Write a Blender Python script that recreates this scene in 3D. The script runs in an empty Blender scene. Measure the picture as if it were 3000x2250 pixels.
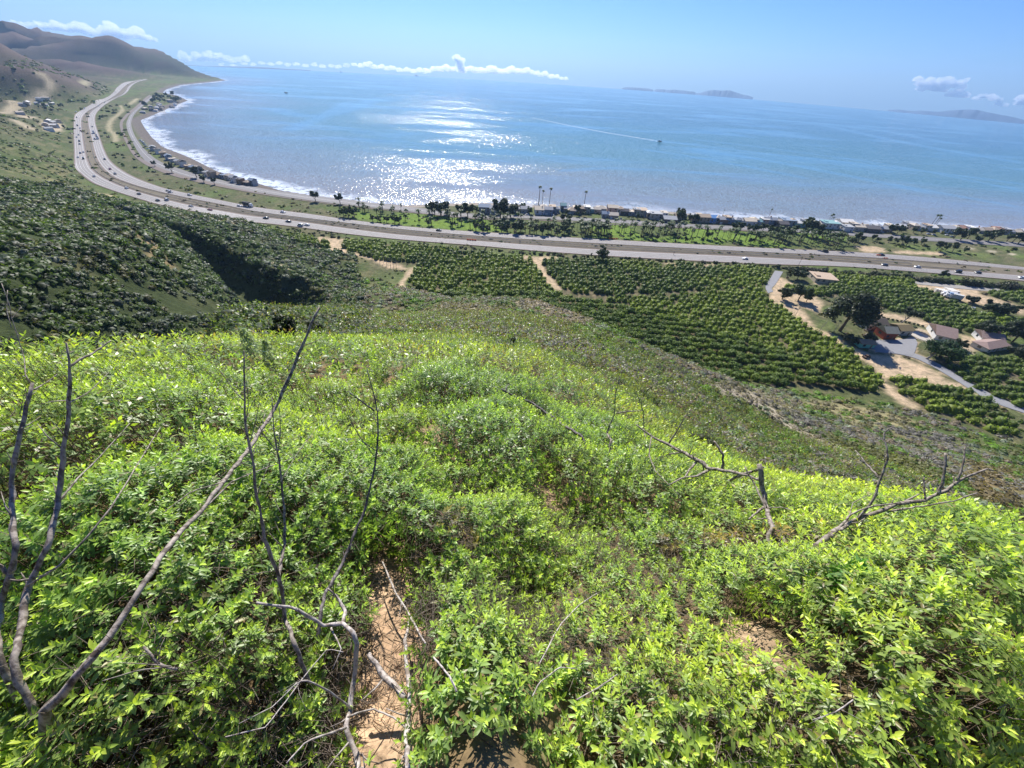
import bpy, math, random
import numpy as np
from mathutils import Matrix, Vector
rng=np.random.default_rng(7); random.seed(7)
C=bpy.context.collection
HAZE_D,SKY_S,SUN_S,EXPO,GL_A=.00007,.085,5.0,.58,1.8
H=125.0; RE=205000.0
P,RO,FPX=math.radians(40.1),math.radians(3.7),1127.0
Fv=np.array([0,math.cos(P),-math.sin(P)]);U0=np.array([0,math.sin(P),math.cos(P)]);R0=np.array([1.,0,0])
Rv=math.cos(RO)*R0+math.sin(RO)*U0;Uv=-math.sin(RO)*R0+math.cos(RO)*U0
def ray(px,py):
    px=np.asarray(px,float);py=np.asarray(py,float)
    d=Fv+((px-1500)/FPX)[...,None]*Rv+((1125-py)/FPX)[...,None]*Uv
    return d/np.linalg.norm(d,axis=-1,keepdims=True)
def proj(x,y,z):
    v=np.stack([x,y,np.asarray(z)-H],-1); d=v@Fv
    return 1500+FPX*(v@Rv)/d, 1125-FPX*(v@Uv)/d
def azT(px,py):
    d=ray(px,py); h=np.hypot(d[...,0],d[...,1])
    return np.arctan2(d[...,0],d[...,1]), -d[...,2]/h
def drop(r): return r*r/(2*RE)
def sea_hit(px,py,z=0.0):
    az,T=azT(px,py)
    # H - T r = z - r^2/2R
    disc=T*T-2*(H-z)/RE
    r=np.where(disc>0,(T-np.sqrt(np.maximum(disc,0)))*RE,T*RE)
    return r*np.sin(az),r*np.cos(az)
SHORE_PX=[(3300,706),(3000,684),(2725,667),(2400,655),(2250,644),(2100,633),(1950,620),(1800,611),(1650,605),(1500,599),(1411,595),(1340,596),(1258,600),(1191,603),(1100,596),(1021,585),(913,573),(818,558),(750,536),(678,515),(634,502),(559,464),(520,448),(475,431),(441,400),(420,370),(410,353),(437,342),(475,325),(522,305),(549,295),(522,281),(475,271),(488,261),(529,249),(610,241),(658,236),(645,231)]
sx,sy=sea_hit(*np.array(SHORE_PX,float).T)
SHORE=np.stack([sx,sy],1)
# extend far
a0=SHORE[0]+(SHORE[0]-SHORE[1])*12
pol=lambda a,r:[r*math.sin(math.radians(a)),r*math.cos(math.radians(a))]
SHORE=np.vstack([a0,SHORE,[pol(-33.6,2760),pol(-34.6,2980),pol(-36.8,3320),pol(-38.6,4200),pol(-39,8800)]])
POLY=np.vstack([SHORE,[[-9000,9000],[-9000,-9000],[9000,-9000],[9000,SHORE[0][1]]]])
def inpoly(x,y,poly):
    c=np.zeros(x.shape,bool); n=len(poly)
    for i in range(n):
        x1,y1=poly[i];x2,y2=poly[(i+1)%n]
        if y1==y2: continue
        c^=((y1>y)!=(y2>y))&(x<(x2-x1)*(y-y1)/(y2-y1)+x1)
    return c
def dseg(x,y,pl,closed=False):
    best=np.full(x.shape,1e18)
    n=len(pl)
    for i in range(n if closed else n-1):
        x1,y1=pl[i];x2,y2=pl[(i+1)%n]
        dx,dy=x2-x1,y2-y1;L=dx*dx+dy*dy+1e-9
        t=np.clip(((x-x1)*dx+(y-y1)*dy)/L,0,1)
        best=np.minimum(best,(x-x1-t*dx)**2+(y-y1-t*dy)**2)
    return np.sqrt(best)
def shore_sd(x,y):
    d=dseg(x,y,SHORE)
    return np.where(inpoly(x,y,POLY),d,-d)
def plain(x,y): return plain_from_sd(shore_sd(x,y),x,y)
def plain_from_sd(d,x,y):
    h=np.interp(d,[-200,-40,0,14,26,70,200,420,2000],[-8,-2,0.0,1.6,3.6,4.6,8.5,12,22])
    return h-drop(np.hypot(x,y))
def march(px,py,fn,r0=1.0,r1=6000,n=900):
    az,T=azT(np.atleast_1d(np.asarray(px,float)),np.atleast_1d(np.asarray(py,float)))
    rs=np.exp(np.linspace(math.log(r0),math.log(r1),n))
    s,c=np.sin(az),np.cos(az)
    X=s[:,None]*rs;Y=c[:,None]*rs
    g=fn(X.ravel(),Y.ravel()).reshape(X.shape)-(H-T[:,None]*rs)
    hit=g>0
    k=np.where(hit.any(1),hit.argmax(1),n-1);k=np.maximum(k,1)
    i=np.arange(len(k));ga,gb=g[i,k-1],g[i,k]
    t=np.where(hit.any(1),np.clip(-ga/(gb-ga+1e-12),0,1),1.0)
    r=rs[k-1]+(rs[k]-rs[k-1])*t
    return np.stack([r*s,r*c],-1), hit.any(1), r

PX=[ # px,py,r : visible ground points
(1500,1125,9),(1500,1300,4.6),(1500,1500,2.6),(1500,1800,1.3),(700,1500,2.9),(700,1200,6.5),(200,1500,3.3),(200,1200,7),(2300,1700,3.2),(2800,1700,4.2),(2900,2100,2.6),(100,2100,2.6),
(700,1030,17),(300,1065,16),(0,1085,15),(1000,1010,27),(1300,1000,27),(2250,1430,12),(2450,1500,10.5),(3000,1640,8.5),(1700,1130,16),(2000,1320,13),
(1500,960,48),(1250,930,75),(1300,900,120),(1500,905,100),(1300,880,150),(1560,885,130),(1180,862,190),(1750,962,92),(1950,1072,70),(2150,1125,90),
(1000,940,55),(900,910,85),(1050,870,160),(760,935,60),(950,890,120),(640,960,50),
(1800,1100,30),(2000,1180,44),(2100,1280,34),(2300,1400,36),(2300,1260,82),(2480,1345,66),(2800,1520,50),(2150,1170,75),
(2300,1190,125),(2400,1230,140),(2700,1330,140),(2900,1470,85),(3000,1560,62),(2550,1280,130),(3000,1400,130),
(0,1050,90),(300,1000,100),(0,850,125),(0,700,170),(0,600,270),(0,540,400),(200,560,400),(300,800,140),(600,980,105),
(0,480,600),(0,420,760),(0,380,880),(100,450,720),(0,340,1000),(100,335,1120),(150,300,1250),(0,290,1200),(0,250,1380),(60,225,1550),(0,200,1700),(0,171,1950),(80,200,1720),(130,222,1620),(160,250,1480),(200,280,1320),
(170,232,2050),(300,232,2150),(230,190,2600),(0,130,3300),(150,150,3100),(300,170,2900),(420,190,2700),(520,215,2650),
(0,88,4300),(70,90,4200),(170,102,4000),(280,119,3700),(365,127,3500),(440,147,3200),(485,160,3060),(530,173,2930),(565,196,2800),(600,219,2690),(622,228,2650),
]
PX+=[(300,660,215),(325,612,325),(407,642,285),(508,680,245),(586,717,212),(644,758,188),(698,805,166),(732,866,144),(715,930,122),(600,850,135),(500,760,170),
(420,622,370),(576,662,320),(640,685,305),(750,722,290),(900,765,268),(1000,783,266),(780,860,205),(850,862,215),(950,848,228),(1050,820,252),(770,800,240),(850,800,240),(950,808,250)]
HID=[(586,717,250,.035),(644,758,222,.04),(698,805,195,.045),(508,680,275,.025),(620,930,95,.04),(700,905,112,.04),(850,888,170,.03)]
AZ=[ # az,r,drop (m below camera)
]
for a in range(-180,180,30):
    AZ+=[(a,.2,2.7)]
for a in (-90,-60,-30,0,30,60,90): AZ+=[(a,1.0,3.2)]
AZ+=[(-90,5,4.0),(90,5,4.5),(-90,15,6),(90,15,10),(135,4,1.6),(-135,4,1.2),(180,4,.3),(180,15,-5),(-135,15,0),(135,15,3),(180,60,-20),(-120,60,10),(120,60,30),(-90,60,30),(90,60,45),(90,200,90),(-90,200,30),(180,400,-60),(-90,900,10),(90,900,118),
(-42,32,17.5),(-36,32,18.5),(-30,38,23),(-22,42,25.5),(-12,40,26),(-51,50,36),(-60,45,28),(-56,60,40),(-22,120,72),(-75,60,25),(-49,80,48),(-47,60,38),(-52,28,16),
(-49,2450,100),(-44,2400,118),(-60,2500,30),(-70,300,50),(-70,800,50),(-75,1500,40),
(-47,6000,-20),(-40,6000,60),(-35,5500,120),(-60,6000,-250),(-33,4500,150),(-31,3500,160)]
PLAINC=[(1185,830),(1110,790),(2600,1170),(3000,1290),(2300,1125),(2200,1100),(870,700),(600,610),(400,590),(300,560),(234,520),(205,470),(210,420),(212,360),(230,325),(300,285),(345,250),(400,236),(470,233),(560,231),(2450,1150),(2800,1225)]
PLAINN=[(1500,800),(1500,700),(2000,900),(2500,900),(3000,950),(2900,1150),(1300,790),(900,640),(600,550),(300,460),(270,380),(330,290),(2000,1030),(1700,860),(1500,650),(2500,700),(1000,640),(400,260),(400,420),(2600,1050),(1400,840),(500,245)]
SEAN=[(1500,500),(2500,550),(700,350),(1200,300),(2000,400),(700,240),(3000,500)]
def build_hill():
    A=[];R=[];V=[]
    for px,py,r in PX:
        a,T=azT(px,py);A.append(float(a));R.append(r);V.append(float(T)*r)
    for px,py,r,dt in HID:
        a,T=azT(px,py);A.append(float(a));R.append(r);V.append((float(T)+dt)*r)
    for a,r,d in AZ: A.append(math.radians(a));R.append(r);V.append(d)
    for lst,off in ((PLAINC,1.0),(PLAINN,10)):
        p=np.array(lst,float);xy,_,r=march(p[:,0],p[:,1],plain)
        zz=plain(xy[:,0],xy[:,1])
        for k in range(len(p)): A.append(math.atan2(*xy[k]));R.append(r[k]);V.append(H-zz[k]+off)
    for q in SEAN:
        x,y=sea_hit(*q);A.append(math.atan2(x,y));R.append(math.hypot(x,y));V.append(H+40+drop(R[-1]))
    A=np.array(A);R=np.array(R);V=np.array(V)/(R+2.5)
    # wrap copies for rear
    X=np.stack([np.log(R+.3),A*1.8],1)
    ex=np.abs(A)>math.radians(115)
    X=np.vstack([X,np.stack([X[ex,0],X[ex,1]-np.sign(A[ex])*1.8*2*math.pi],1)]);V=np.concatenate([V,V[ex]])
    _,u=np.unique(X.round(4),axis=0,return_index=True);X=X[u];V=V[u]
    def K(d2): return .5*d2*np.log(d2+1e-12)
    n=len(X);M=np.zeros((n+3,n+3));D=((X[:,None]-X[None])**2).sum(-1)
    M[:n,:n]=K(D)+np.eye(n)*2e-3;M[:n,n]=1;M[:n,n+1:n+3]=X;M[n:,:n]=M[:n,n:].T
    w=np.linalg.solve(M,np.concatenate([V,[0,0,0]]))
    return X,w
HX,HW=build_hill()
def hill(x,y):
    sh=x.shape;x=x.ravel();y=y.ravel()
    out=np.empty(len(x));n=len(HX)
    for i in range(0,len(x),20000):
        a=x[i:i+20000];b=y[i:i+20000];r=np.hypot(a,b)
        q=np.stack([np.log(r+.3),np.arctan2(a,b)*1.8],1)
        d=((q[:,None]-HX[None])**2).sum(-1)
        v=(.5*d*np.log(d+1e-12))@HW[:n]+HW[n]+q@HW[n+1:n+3]
        out[i:i+20000]=H-v*(r+2.5)
    return out.reshape(sh)

# ------------------------------------------------------------ noise
_perm=np.random.default_rng(3).random((256,256))
def vnoise(x,y,s=0):
    x=np.asarray(x,float)+s*17.3;y=np.asarray(y,float)+s*9.1
    xi=np.floor(x).astype(int);yi=np.floor(y).astype(int);fx=x-xi;fy=y-yi
    fx=fx*fx*(3-2*fx);fy=fy*fy*(3-2*fy)
    g=lambda a,b:_perm[a&255,b&255]
    return (g(xi,yi)*(1-fx)+g(xi+1,yi)*fx)*(1-fy)+(g(xi,yi+1)*(1-fx)+g(xi+1,yi+1)*fx)*fy
def fbm(x,y,o=4,s=0):
    v=0;a=.5;t=0
    for k in range(o):
        v=v+a*vnoise(x*2**k,y*2**k,s+k);t+=a;a*=.5
    return v/t
# ------------------------------------------------------------ terrain grid (polar round the hilltop)
AZS=np.radians(np.concatenate([np.arange(-180,-96,6),np.arange(-96,-64,.8),np.arange(-64,64.01,.2),np.arange(64.8,96,.8),np.arange(96,180.1,6)]))
AZS[-1]=math.pi;AZS[0]=-math.pi
NR=820;R_MIN,R_MAX=.05,6500.0
LR=np.linspace(math.log(R_MIN),math.log(R_MAX),NR);RS=np.exp(LR)
GA,GR=np.meshgrid(AZS,RS);GX=GR*np.sin(GA);GY=GR*np.cos(GA)
SD=shore_sd(GX,GY)
PL=plain_from_sd(SD,GX,GY)
HL=hill(GX,GY)
HL=HL-np.clip(-SD,0,80)*6
w=np.clip((HL-PL)/60,0,1)*np.clip((GR-900)/900,0,1)
s_=(GX*.80-GY*.60);t_=(GX*.60+GY*.80)
warp=(fbm(GX/700,GY/700,3,5)-.5)*900
rid=1-np.abs(2*vnoise((s_+warp)/420,t_/1900,2)-1);rid2=1-np.abs(2*vnoise((s_+warp*1.2)/170,t_/900,8)-1)
RMX=np.interp(np.degrees(GA),[-47,-44,-42,-40,-38.7,-36.3,-34,-31],[4300,4000,3700,3500,3200,2950,2680,2500])
HL=HL-np.clip((GR-RMX-120)/300,0,4)*220*(GA>math.radians(-60))*(GA<0)
RG_=np.clip((RMX-GR)/450,.2,1)
HL=HL+w*RG_*((rid-.85)*290+(rid2-.75)*100+(fbm(GX/60,GY/60,3)-.5)*10)
w2=np.clip((HL-PL)/6,0,1)*np.clip((GR-25)/40,0,1)*np.clip(1.4-GR/1500,0,1)
w2=w2*np.where(GA>math.radians(-26),.5,1.0)
HL=HL+w2*((fbm(GX/22,GY/22,4,3)-.5)*5.0+(fbm(GX/70,GY/70,2,13)-.5)*7)
# arroyo cut
def azr(px,py,r):
    a,_=azT(px,py);return [r*math.sin(a),r*math.cos(a)]
ARR=np.array([azr(335,606,352),azr(420,632,322),azr(520,668,295),azr(600,700,268),azr(680,745,240),azr(735,800,215)])
da=dseg(GX,GY,ARR)
HL=HL-np.clip(1-da/15,0,1)**.6*21*np.clip((HL-PL+14)/16,0,1)
ARR2=np.array([azr(735,800,215),azr(762,850,198),azr(765,900,172),azr(735,940,146),azr(650,985,122),azr(540,1010,105)])
da2=dseg(GX,GY,ARR2)
HL=HL-np.clip(1-da2/30,0,1)**.8*24*np.clip((HL-PL+14)/16,0,1)
def smax(h,p,k=2.0):
    m=np.maximum(h,p);df=np.abs(h-p);return m+np.where(df<k,(k-df)**2/(4*k),0)
GZ=smax(HL,PL)
# gentle soil relief close to the viewer; soil lies below the plant tops
GZ=GZ-.4*np.clip(GR/3,0,1)*np.clip(1.6-GR/50,0,1)
GZ=GZ+(fbm(GX*1.3,GY*1.3,3,4)-.5)*.35*np.clip(1-GR/40,0,1)
for j in range(len(AZS)): pass
z0=GZ[0].mean();f0=np.clip((GR-.05)/.4,0,1);GZ=GZ*f0+z0*(1-f0)
GZ[:,-1]=GZ[:,0]
def gidx(x,y):
    a=np.arctan2(x,y);r=np.hypot(x,y)
    ia=np.clip(np.interp(a,AZS,np.arange(len(AZS))),0,len(AZS)-1.001)
    ir=np.clip((np.log(np.maximum(r,R_MIN))-LR[0])/(LR[1]-LR[0]),0,NR-1.001)
    return ia,ir
def samp(F,x,y):
    ia,ir=gidx(np.asarray(x,float),np.asarray(y,float));i=ir.astype(int);j=ia.astype(int);fi=ir-i;fj=ia-j
    return (F[i,j]*(1-fj)+F[i,j+1]*fj)*(1-fi)+(F[i+1,j]*(1-fj)+F[i+1,j+1]*fj)*fi
def G(x,y): return samp(GZ,x,y)
def hit(px,py,rmin=.5,rmax=6400,n=1500):
    """where the sight line through a photo pixel meets the ground"""
    az,T=azT(np.atleast_1d(np.asarray(px,float)),np.atleast_1d(np.asarray(py,float)))
    rs=np.exp(np.linspace(math.log(rmin),math.log(rmax),n))
    X=np.sin(az)[:,None]*rs;Y=np.cos(az)[:,None]*rs
    g=G(X,Y)-(H-T[:,None]*rs);h=g>0
    k=np.where(h.any(1),h.argmax(1),n-1);k=np.maximum(k,1);i=np.arange(len(k))
    ga,gb=g[i,k-1],g[i,k];t=np.where(h.any(1),np.clip(-ga/(gb-ga+1e-12),0,1),1.)
    r=rs[k-1]+(rs[k]-rs[k-1])*t
    x=r*np.sin(az);y=r*np.cos(az)
    return np.stack([x,y,G(x,y)],-1)
def hits(lst,rmin=.5): 
    a=np.array(lst,float);return hit(a[:,0],a[:,1],rmin)
def pxm(p):
    """photo pixels per metre at a point"""
    return FPX/((np.asarray(p,float)-[0,0,H])@Fv)
def polymask(X,Y,px,rmin=20,soft=0):
    P3=hits(px,rmin)[:,:2]
    m=inpoly(X,Y,P3)
    if soft<=0: return m.astype(float)
    d=dseg(X,Y,P3,True);d=np.where(m,d,-d)+(fbm(X/7,Y/7,3,21)-.5)*soft*1.5
    return np.clip(d/soft+.5,0,1)
def resample(pl,n):
    pl=np.asarray(pl,float);d=np.r_[0,np.cumsum(np.linalg.norm(np.diff(pl[:,:2],axis=0),axis=1))]
    t=np.linspace(0,d[-1],n);return np.stack([np.interp(t,d,pl[:,k]) for k in range(pl.shape[1])],1)
def smooth(pl,it=2):
    pl=np.asarray(pl,float)
    for _ in range(it):
        q=[pl[0]]
        for a,b in zip(pl[:-1],pl[1:]): q+= [a*.75+b*.25,a*.25+b*.75]
        q.append(pl[-1]);pl=np.array(q)
    return pl
# ------------------------------------------------------------ mesh helpers
def raw(name,co,faces,mat,k=4,cols=None,attrs=None,smooth_=False,uvm=None):
    co=np.asarray(co,'f4');fa=np.asarray(faces,'i4')
    me=bpy.data.meshes.new(name);me.vertices.add(len(co));me.vertices.foreach_set('co',co.ravel())
    me.loops.add(fa.size);me.loops.foreach_set('vertex_index',fa.ravel())
    me.polygons.add(len(fa));me.polygons.foreach_set('loop_start',np.arange(0,fa.size,fa.shape[1],dtype='i4'))
    if smooth_: me.polygons.foreach_set('use_smooth',np.ones(len(fa),bool))
    if mat is not None: me.materials.append(mat)
    if cols is not None:
        a=me.attributes.new('col','FLOAT_COLOR','POINT');c=np.ones((len(co),4),'f4');c[:,:3]=cols;a.data.foreach_set('color',c.ravel())
    for kx,v in (attrs or {}).items():
        a=me.attributes.new(kx,'FLOAT','POINT');a.data.foreach_set('value',np.asarray(v,'f4').ravel())
    me.update();return me
def link(name,me,parent=None,**kw):
    o=bpy.data.objects.new(name,me);C.objects.link(o)
    if parent is not None:o.parent=parent
    for k,v in kw.items():
        if v is not None:o[k]=v
    return o
def empty(name,loc,rz,label,cat,group=None,sc=1):
    o=bpy.data.objects.new(name,None);C.objects.link(o);o.location=loc;o.rotation_euler=(0,0,rz);o.scale=(sc,)*3
    o.empty_display_size=.1;o['label']=label;o['category']=cat
    if group:o['group']=group
    return o
def grid_faces(n,m):
    i=np.arange(n*m).reshape(n,m);return np.stack([i[:-1,:-1],i[:-1,1:],i[1:,1:],i[1:,:-1]],-1).reshape(-1,4)
class MB:
    def __init__(s): s.v=[];s.f=[];s.c=[]
    def add(s,v,f,c=None):
        b=len(s.v);s.v+= [tuple(q) for q in v];s.f+=[tuple(i+b for i in q) for q in f]
        s.c+=[c or (1,1,1)]*len(v);return s
    def box(s,x0,x1,y0,y1,z0,z1,c=None):
        v=[(x,y,z) for z in (z0,z1) for x,y in ((x0,y0),(x1,y0),(x1,y1),(x0,y1))]
        return s.add(v,[(3,2,1,0),(4,5,6,7),(0,1,5,4),(1,2,6,5),(2,3,7,6),(3,0,4,7)],c)
    def tube(s,pts,rad,n=6,c=None,cap=True):
        pts=[np.array(p,float) for p in pts];b=len(s.v);N=len(pts)
        for i,p in enumerate(pts):
            d=pts[min(i+1,N-1)]-pts[max(i-1,0)];d/=np.linalg.norm(d)+1e-9
            u=np.cross(d,(0,0,1) if abs(d[2])<.9 else (1,0,0));u/=np.linalg.norm(u);w=np.cross(d,u)
            for k in range(n):
                a=2*math.pi*k/n;q=p+rad[i]*(math.cos(a)*u+math.sin(a)*w);s.v.append(tuple(q));s.c.append(c or (1,1,1))
        for i in range(N-1):
            for k in range(n):
                a=b+i*n+k;a2=b+i*n+(k+1)%n;s.f.append((a,a2,a2+n,a+n))
        if cap:
            s.f.append(tuple(b+k for k in range(n))[::-1]);s.f.append(tuple(b+(N-1)*n+k for k in range(n)))
        return s
    def mesh(s,name,mat,sm=False,col=False):
        me=bpy.data.meshes.new(name);me.from_pydata(s.v,[],s.f)
        if mat is not None: me.materials.append(mat)
        if sm: me.polygons.foreach_set('use_smooth',[True]*len(me.polygons))
        if col:
            a=me.attributes.new('col','FLOAT_COLOR','POINT');a.data.foreach_set('color',[q for c in s.c for q in (*c,1)])
        me.update();return me
# ------------------------------------------------------------ materials
def mat(name):
    m=bpy.data.materials.new(name);m.use_nodes=True;nt=m.node_tree;return m,nt,nt.nodes['Principled BSDF']
def N(nt,t,**kw):
    n=nt.nodes.new(t)
    for k,v in kw.items():
        if k in ('operation','data_type','blend_type','attribute_name','noise_dimensions','mode','interpolation_type','feature'): setattr(n,k,v)
    return n
def noise(nt,scale,det=3,rough=.55,vec=None):
    n=nt.nodes.new('ShaderNodeTexNoise');n.inputs['Scale'].default_value=scale;n.inputs['Detail'].default_value=det;n.inputs['Roughness'].default_value=rough
    if vec is None:
        g=nt.nodes.new('ShaderNodeNewGeometry');vec=g.outputs['Position']
    nt.links.new(vec,n.inputs['Vector']);return n.outputs['Fac']
def ramp(nt,fac,stops):
    r=nt.nodes.new('ShaderNodeValToRGB');e=r.color_ramp.elements
    while len(e)<len(stops): e.new(.5)
    for k,(p,c) in enumerate(stops):
        e[k].position=p;e[k].color=(*c,1) if not isinstance(c,(int,float)) else (c,c,c,1)
    nt.links.new(fac,r.inputs[0]);return r.outputs[0]
def mixc(nt,f,a,b,blend='MIX'):
    m=nt.nodes.new('ShaderNodeMix');m.data_type='RGBA';m.blend_type=blend
    for s_,v in (('Factor',f),('A',a),('B',b)):
        i={'Factor':m.inputs[0],'A':m.inputs[6],'B':m.inputs[7]}[s_]
        if isinstance(v,(int,float)): i.default_value=v
        elif isinstance(v,tuple): i.default_value=(*v,1)
        else: nt.links.new(v,i)
    return m.outputs[2]
def mth(nt,op,a,b=0.0,c=None):
    m=nt.nodes.new('ShaderNodeMath');m.operation=op
    for i,v in enumerate((a,b) if c is None else (a,b,c)):
        if isinstance(v,(int,float)): m.inputs[i].default_value=v
        else: nt.links.new(v,m.inputs[i])
    return m.outputs[0]
def attr(nt,name,fac=True):
    a=nt.nodes.new('ShaderNodeAttribute');a.attribute_name=name;return a.outputs['Fac' if fac else 'Color']
def bump(nt,h,strength,dist,b):
    n=nt.nodes.new('ShaderNodeBump');n.inputs['Strength'].default_value=strength;n.inputs['Distance'].default_value=dist
    nt.links.new(h,n.inputs['Height']);nt.links.new(n.outputs[0],b.inputs['Normal'])
def simple(name,col,rough=.7,var=.25,scale=3,metal=0,spec=.3,bmp=0):
    m,nt,b=mat(name)
    f=noise(nt,scale,4);c=mixc(nt,f,tuple(v*(1-var) for v in col),tuple(min(1,v*(1+var)) for v in col))
    nt.links.new(c,b.inputs['Base Color']);b.inputs['Roughness'].default_value=rough;b.inputs['Metallic'].default_value=metal
    b.inputs['Specular IOR Level'].default_value=spec
    if bmp: bump(nt,noise(nt,scale*3,4),bmp,.05,b)
    return m
def leafmat(name,trans=.45,attrname='col',spec=.25,rough=.5,tcol=(1.25,1.3,.55),fixed=None):
    m,nt,b=mat(name)
    c=attr(nt,attrname,False) if fixed is None else mixc(nt,noise(nt,1.5,3),tuple(v*.65 for v in fixed),tuple(v*1.35 for v in fixed))
    nt.links.new(c,b.inputs['Base Color']);b.inputs['Roughness'].default_value=rough;b.inputs['Specular IOR Level'].default_value=spec
    t=nt.nodes.new('ShaderNodeBsdfTranslucent');nt.links.new(mixc(nt,1.0,c,tcol,'MULTIPLY'),t.inputs[0])
    ms=nt.nodes.new('ShaderNodeMixShader');ms.inputs[0].default_value=trans
    nt.links.new(b.outputs[0],ms.inputs[1]);nt.links.new(t.outputs[0],ms.inputs[2]);nt.links.new(ms.outputs[0],nt.nodes['Material Output'].inputs[0])
    return m
# ------------------------------------------------------------ leaf clouds
def leafcards(cent,size,cols,nrm_bias=None,elong=1.0,rg=rng,tri=False):
    """one small pointed leaf face per centre; returns verts, faces(tri), cols"""
    n=len(cent);u=rg.normal(size=(n,3));u/=np.linalg.norm(u,axis=1,keepdims=True)
    w=rg.normal(size=(n,3))
    if nrm_bias is not None:
        nn=nrm_bias+rg.normal(size=(n,3))*.55;nn/=np.linalg.norm(nn,axis=1,keepdims=True)+1e-9
        u=np.cross(nn,w);u/=np.linalg.norm(u,axis=1,keepdims=True)+1e-9;w=np.cross(nn,u)
    else:
        w=np.cross(u,w);w/=np.linalg.norm(w,axis=1,keepdims=True)+1e-9
    s=np.asarray(size,float).reshape(-1,1)*np.ones((n,1))
    a=cent+u*s*elong;b=cent-u*s*elong*.8;c=cent+w*s*.55;d=cent-w*s*.55
    v=np.stack([a,c,b,d],1).reshape(-1,3);i=np.arange(n)[:,None]*4
    f=np.hstack([i,i+1,i+2,i+3])
    return v,f,np.repeat(cols,4,0)
def blobdirs(n,rg=rng,lo=-.25):
    z=rg.uniform(lo,1,n);a=rg.uniform(0,2*math.pi,n);h=np.sqrt(1-z*z);return np.stack([h*np.cos(a),h*np.sin(a),z],1)

# ------------------------------------------------------------ ground colouring (what grows or lies where, plus painted mountain and canyon shade)
R1=lambda L:[(x*.33906,y*.33906) for x,y in L]
R5=lambda L:[(x*.33906,500+y*.33906) for x,y in L]
R6=lambda L:[(750+x*.33906,500+y*.33906) for x,y in L]
R7=lambda L:[(1500+x*.33906,500+y*.33906) for x,y in L]
R8=lambda L:[(2250+x*.33906,500+y*.33906) for x,y in L]
ZM=lambda L:[(2400+x*.27125,750+y*.27125) for x,y in L]
CX,CY=GX,GY
col=np.zeros(GX.shape+(3,))
def setc(m,c):
    global col
    m=np.asarray(m,float)[...,None];col=col*(1-m)+np.array(c)*m
nA=fbm(CX/9,CY/9,4,31);nB=fbm(CX/45,CY/45,3,37);nC=fbm(CX/160,CY/160,4,41);nS=fbm(CX/2.2,CY/2.2,3,43)
sstep=lambda a,b,x:np.clip((x-a)/(b-a),0,1)
setc(np.ones(GX.shape),(.075,.105,.032))
setc(sstep(.45,.62,nB),(.105,.12,.05))
setc(sstep(.52,.66,nA)*.7,(.20,.175,.095))
setc(sstep(.60,.72,nS)*.5,(.05,.06,.03))
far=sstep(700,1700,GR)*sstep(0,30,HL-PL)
setc(far*.9,(.06,.055,.042));setc(far*sstep(.45,.6,nC),(.078,.057,.052));setc(far*sstep(.55,.65,nB)*.6,(.05,.065,.032))  # purple-brown slopes, lowered in tone to carry the mountain's shade
setc(far*sstep(.8,.45,rid)*.85,(.03,.042,.03));setc(far*sstep(.8,.96,rid)*.7,(.13,.09,.085));setc(far*sstep(.75,.5,rid2)*.4,(.04,.045,.032))  # gully scrub and spur tones, contrasted to paint the shading of folds
can_=sstep(-22,-30,np.degrees(GA))*sstep(45,70,GR)*sstep(560,400,GR)*sstep(0,3,HL-PL);setc(can_*.9,(.043,.060,.023));setc(can_*sstep(.58,.64,nA)*.4,(.09,.10,.045))  # dark scrub ground, with the ravine's shadow put into its colour
# plain
pm=sstep(1.5,-1,HL-PL)
setc(pm,(.10,.115,.05));setc(pm*sstep(.5,.6,nA)*.6,(.17,.15,.09));setc(pm*sstep(.55,.62,nB)*.5,(.11,.17,.045))
def near_path(L,w,c,soft=.5,rmin=20):
    P=smooth(hits(L,rmin)[:,:2],2);d=dseg(GX,GY,P);setc(sstep(w*(1+soft)*.5,w*(1-soft)*.5,d+(nS-.5)*w*.4),c)
DIRT=(.50,.385,.26)
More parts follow.
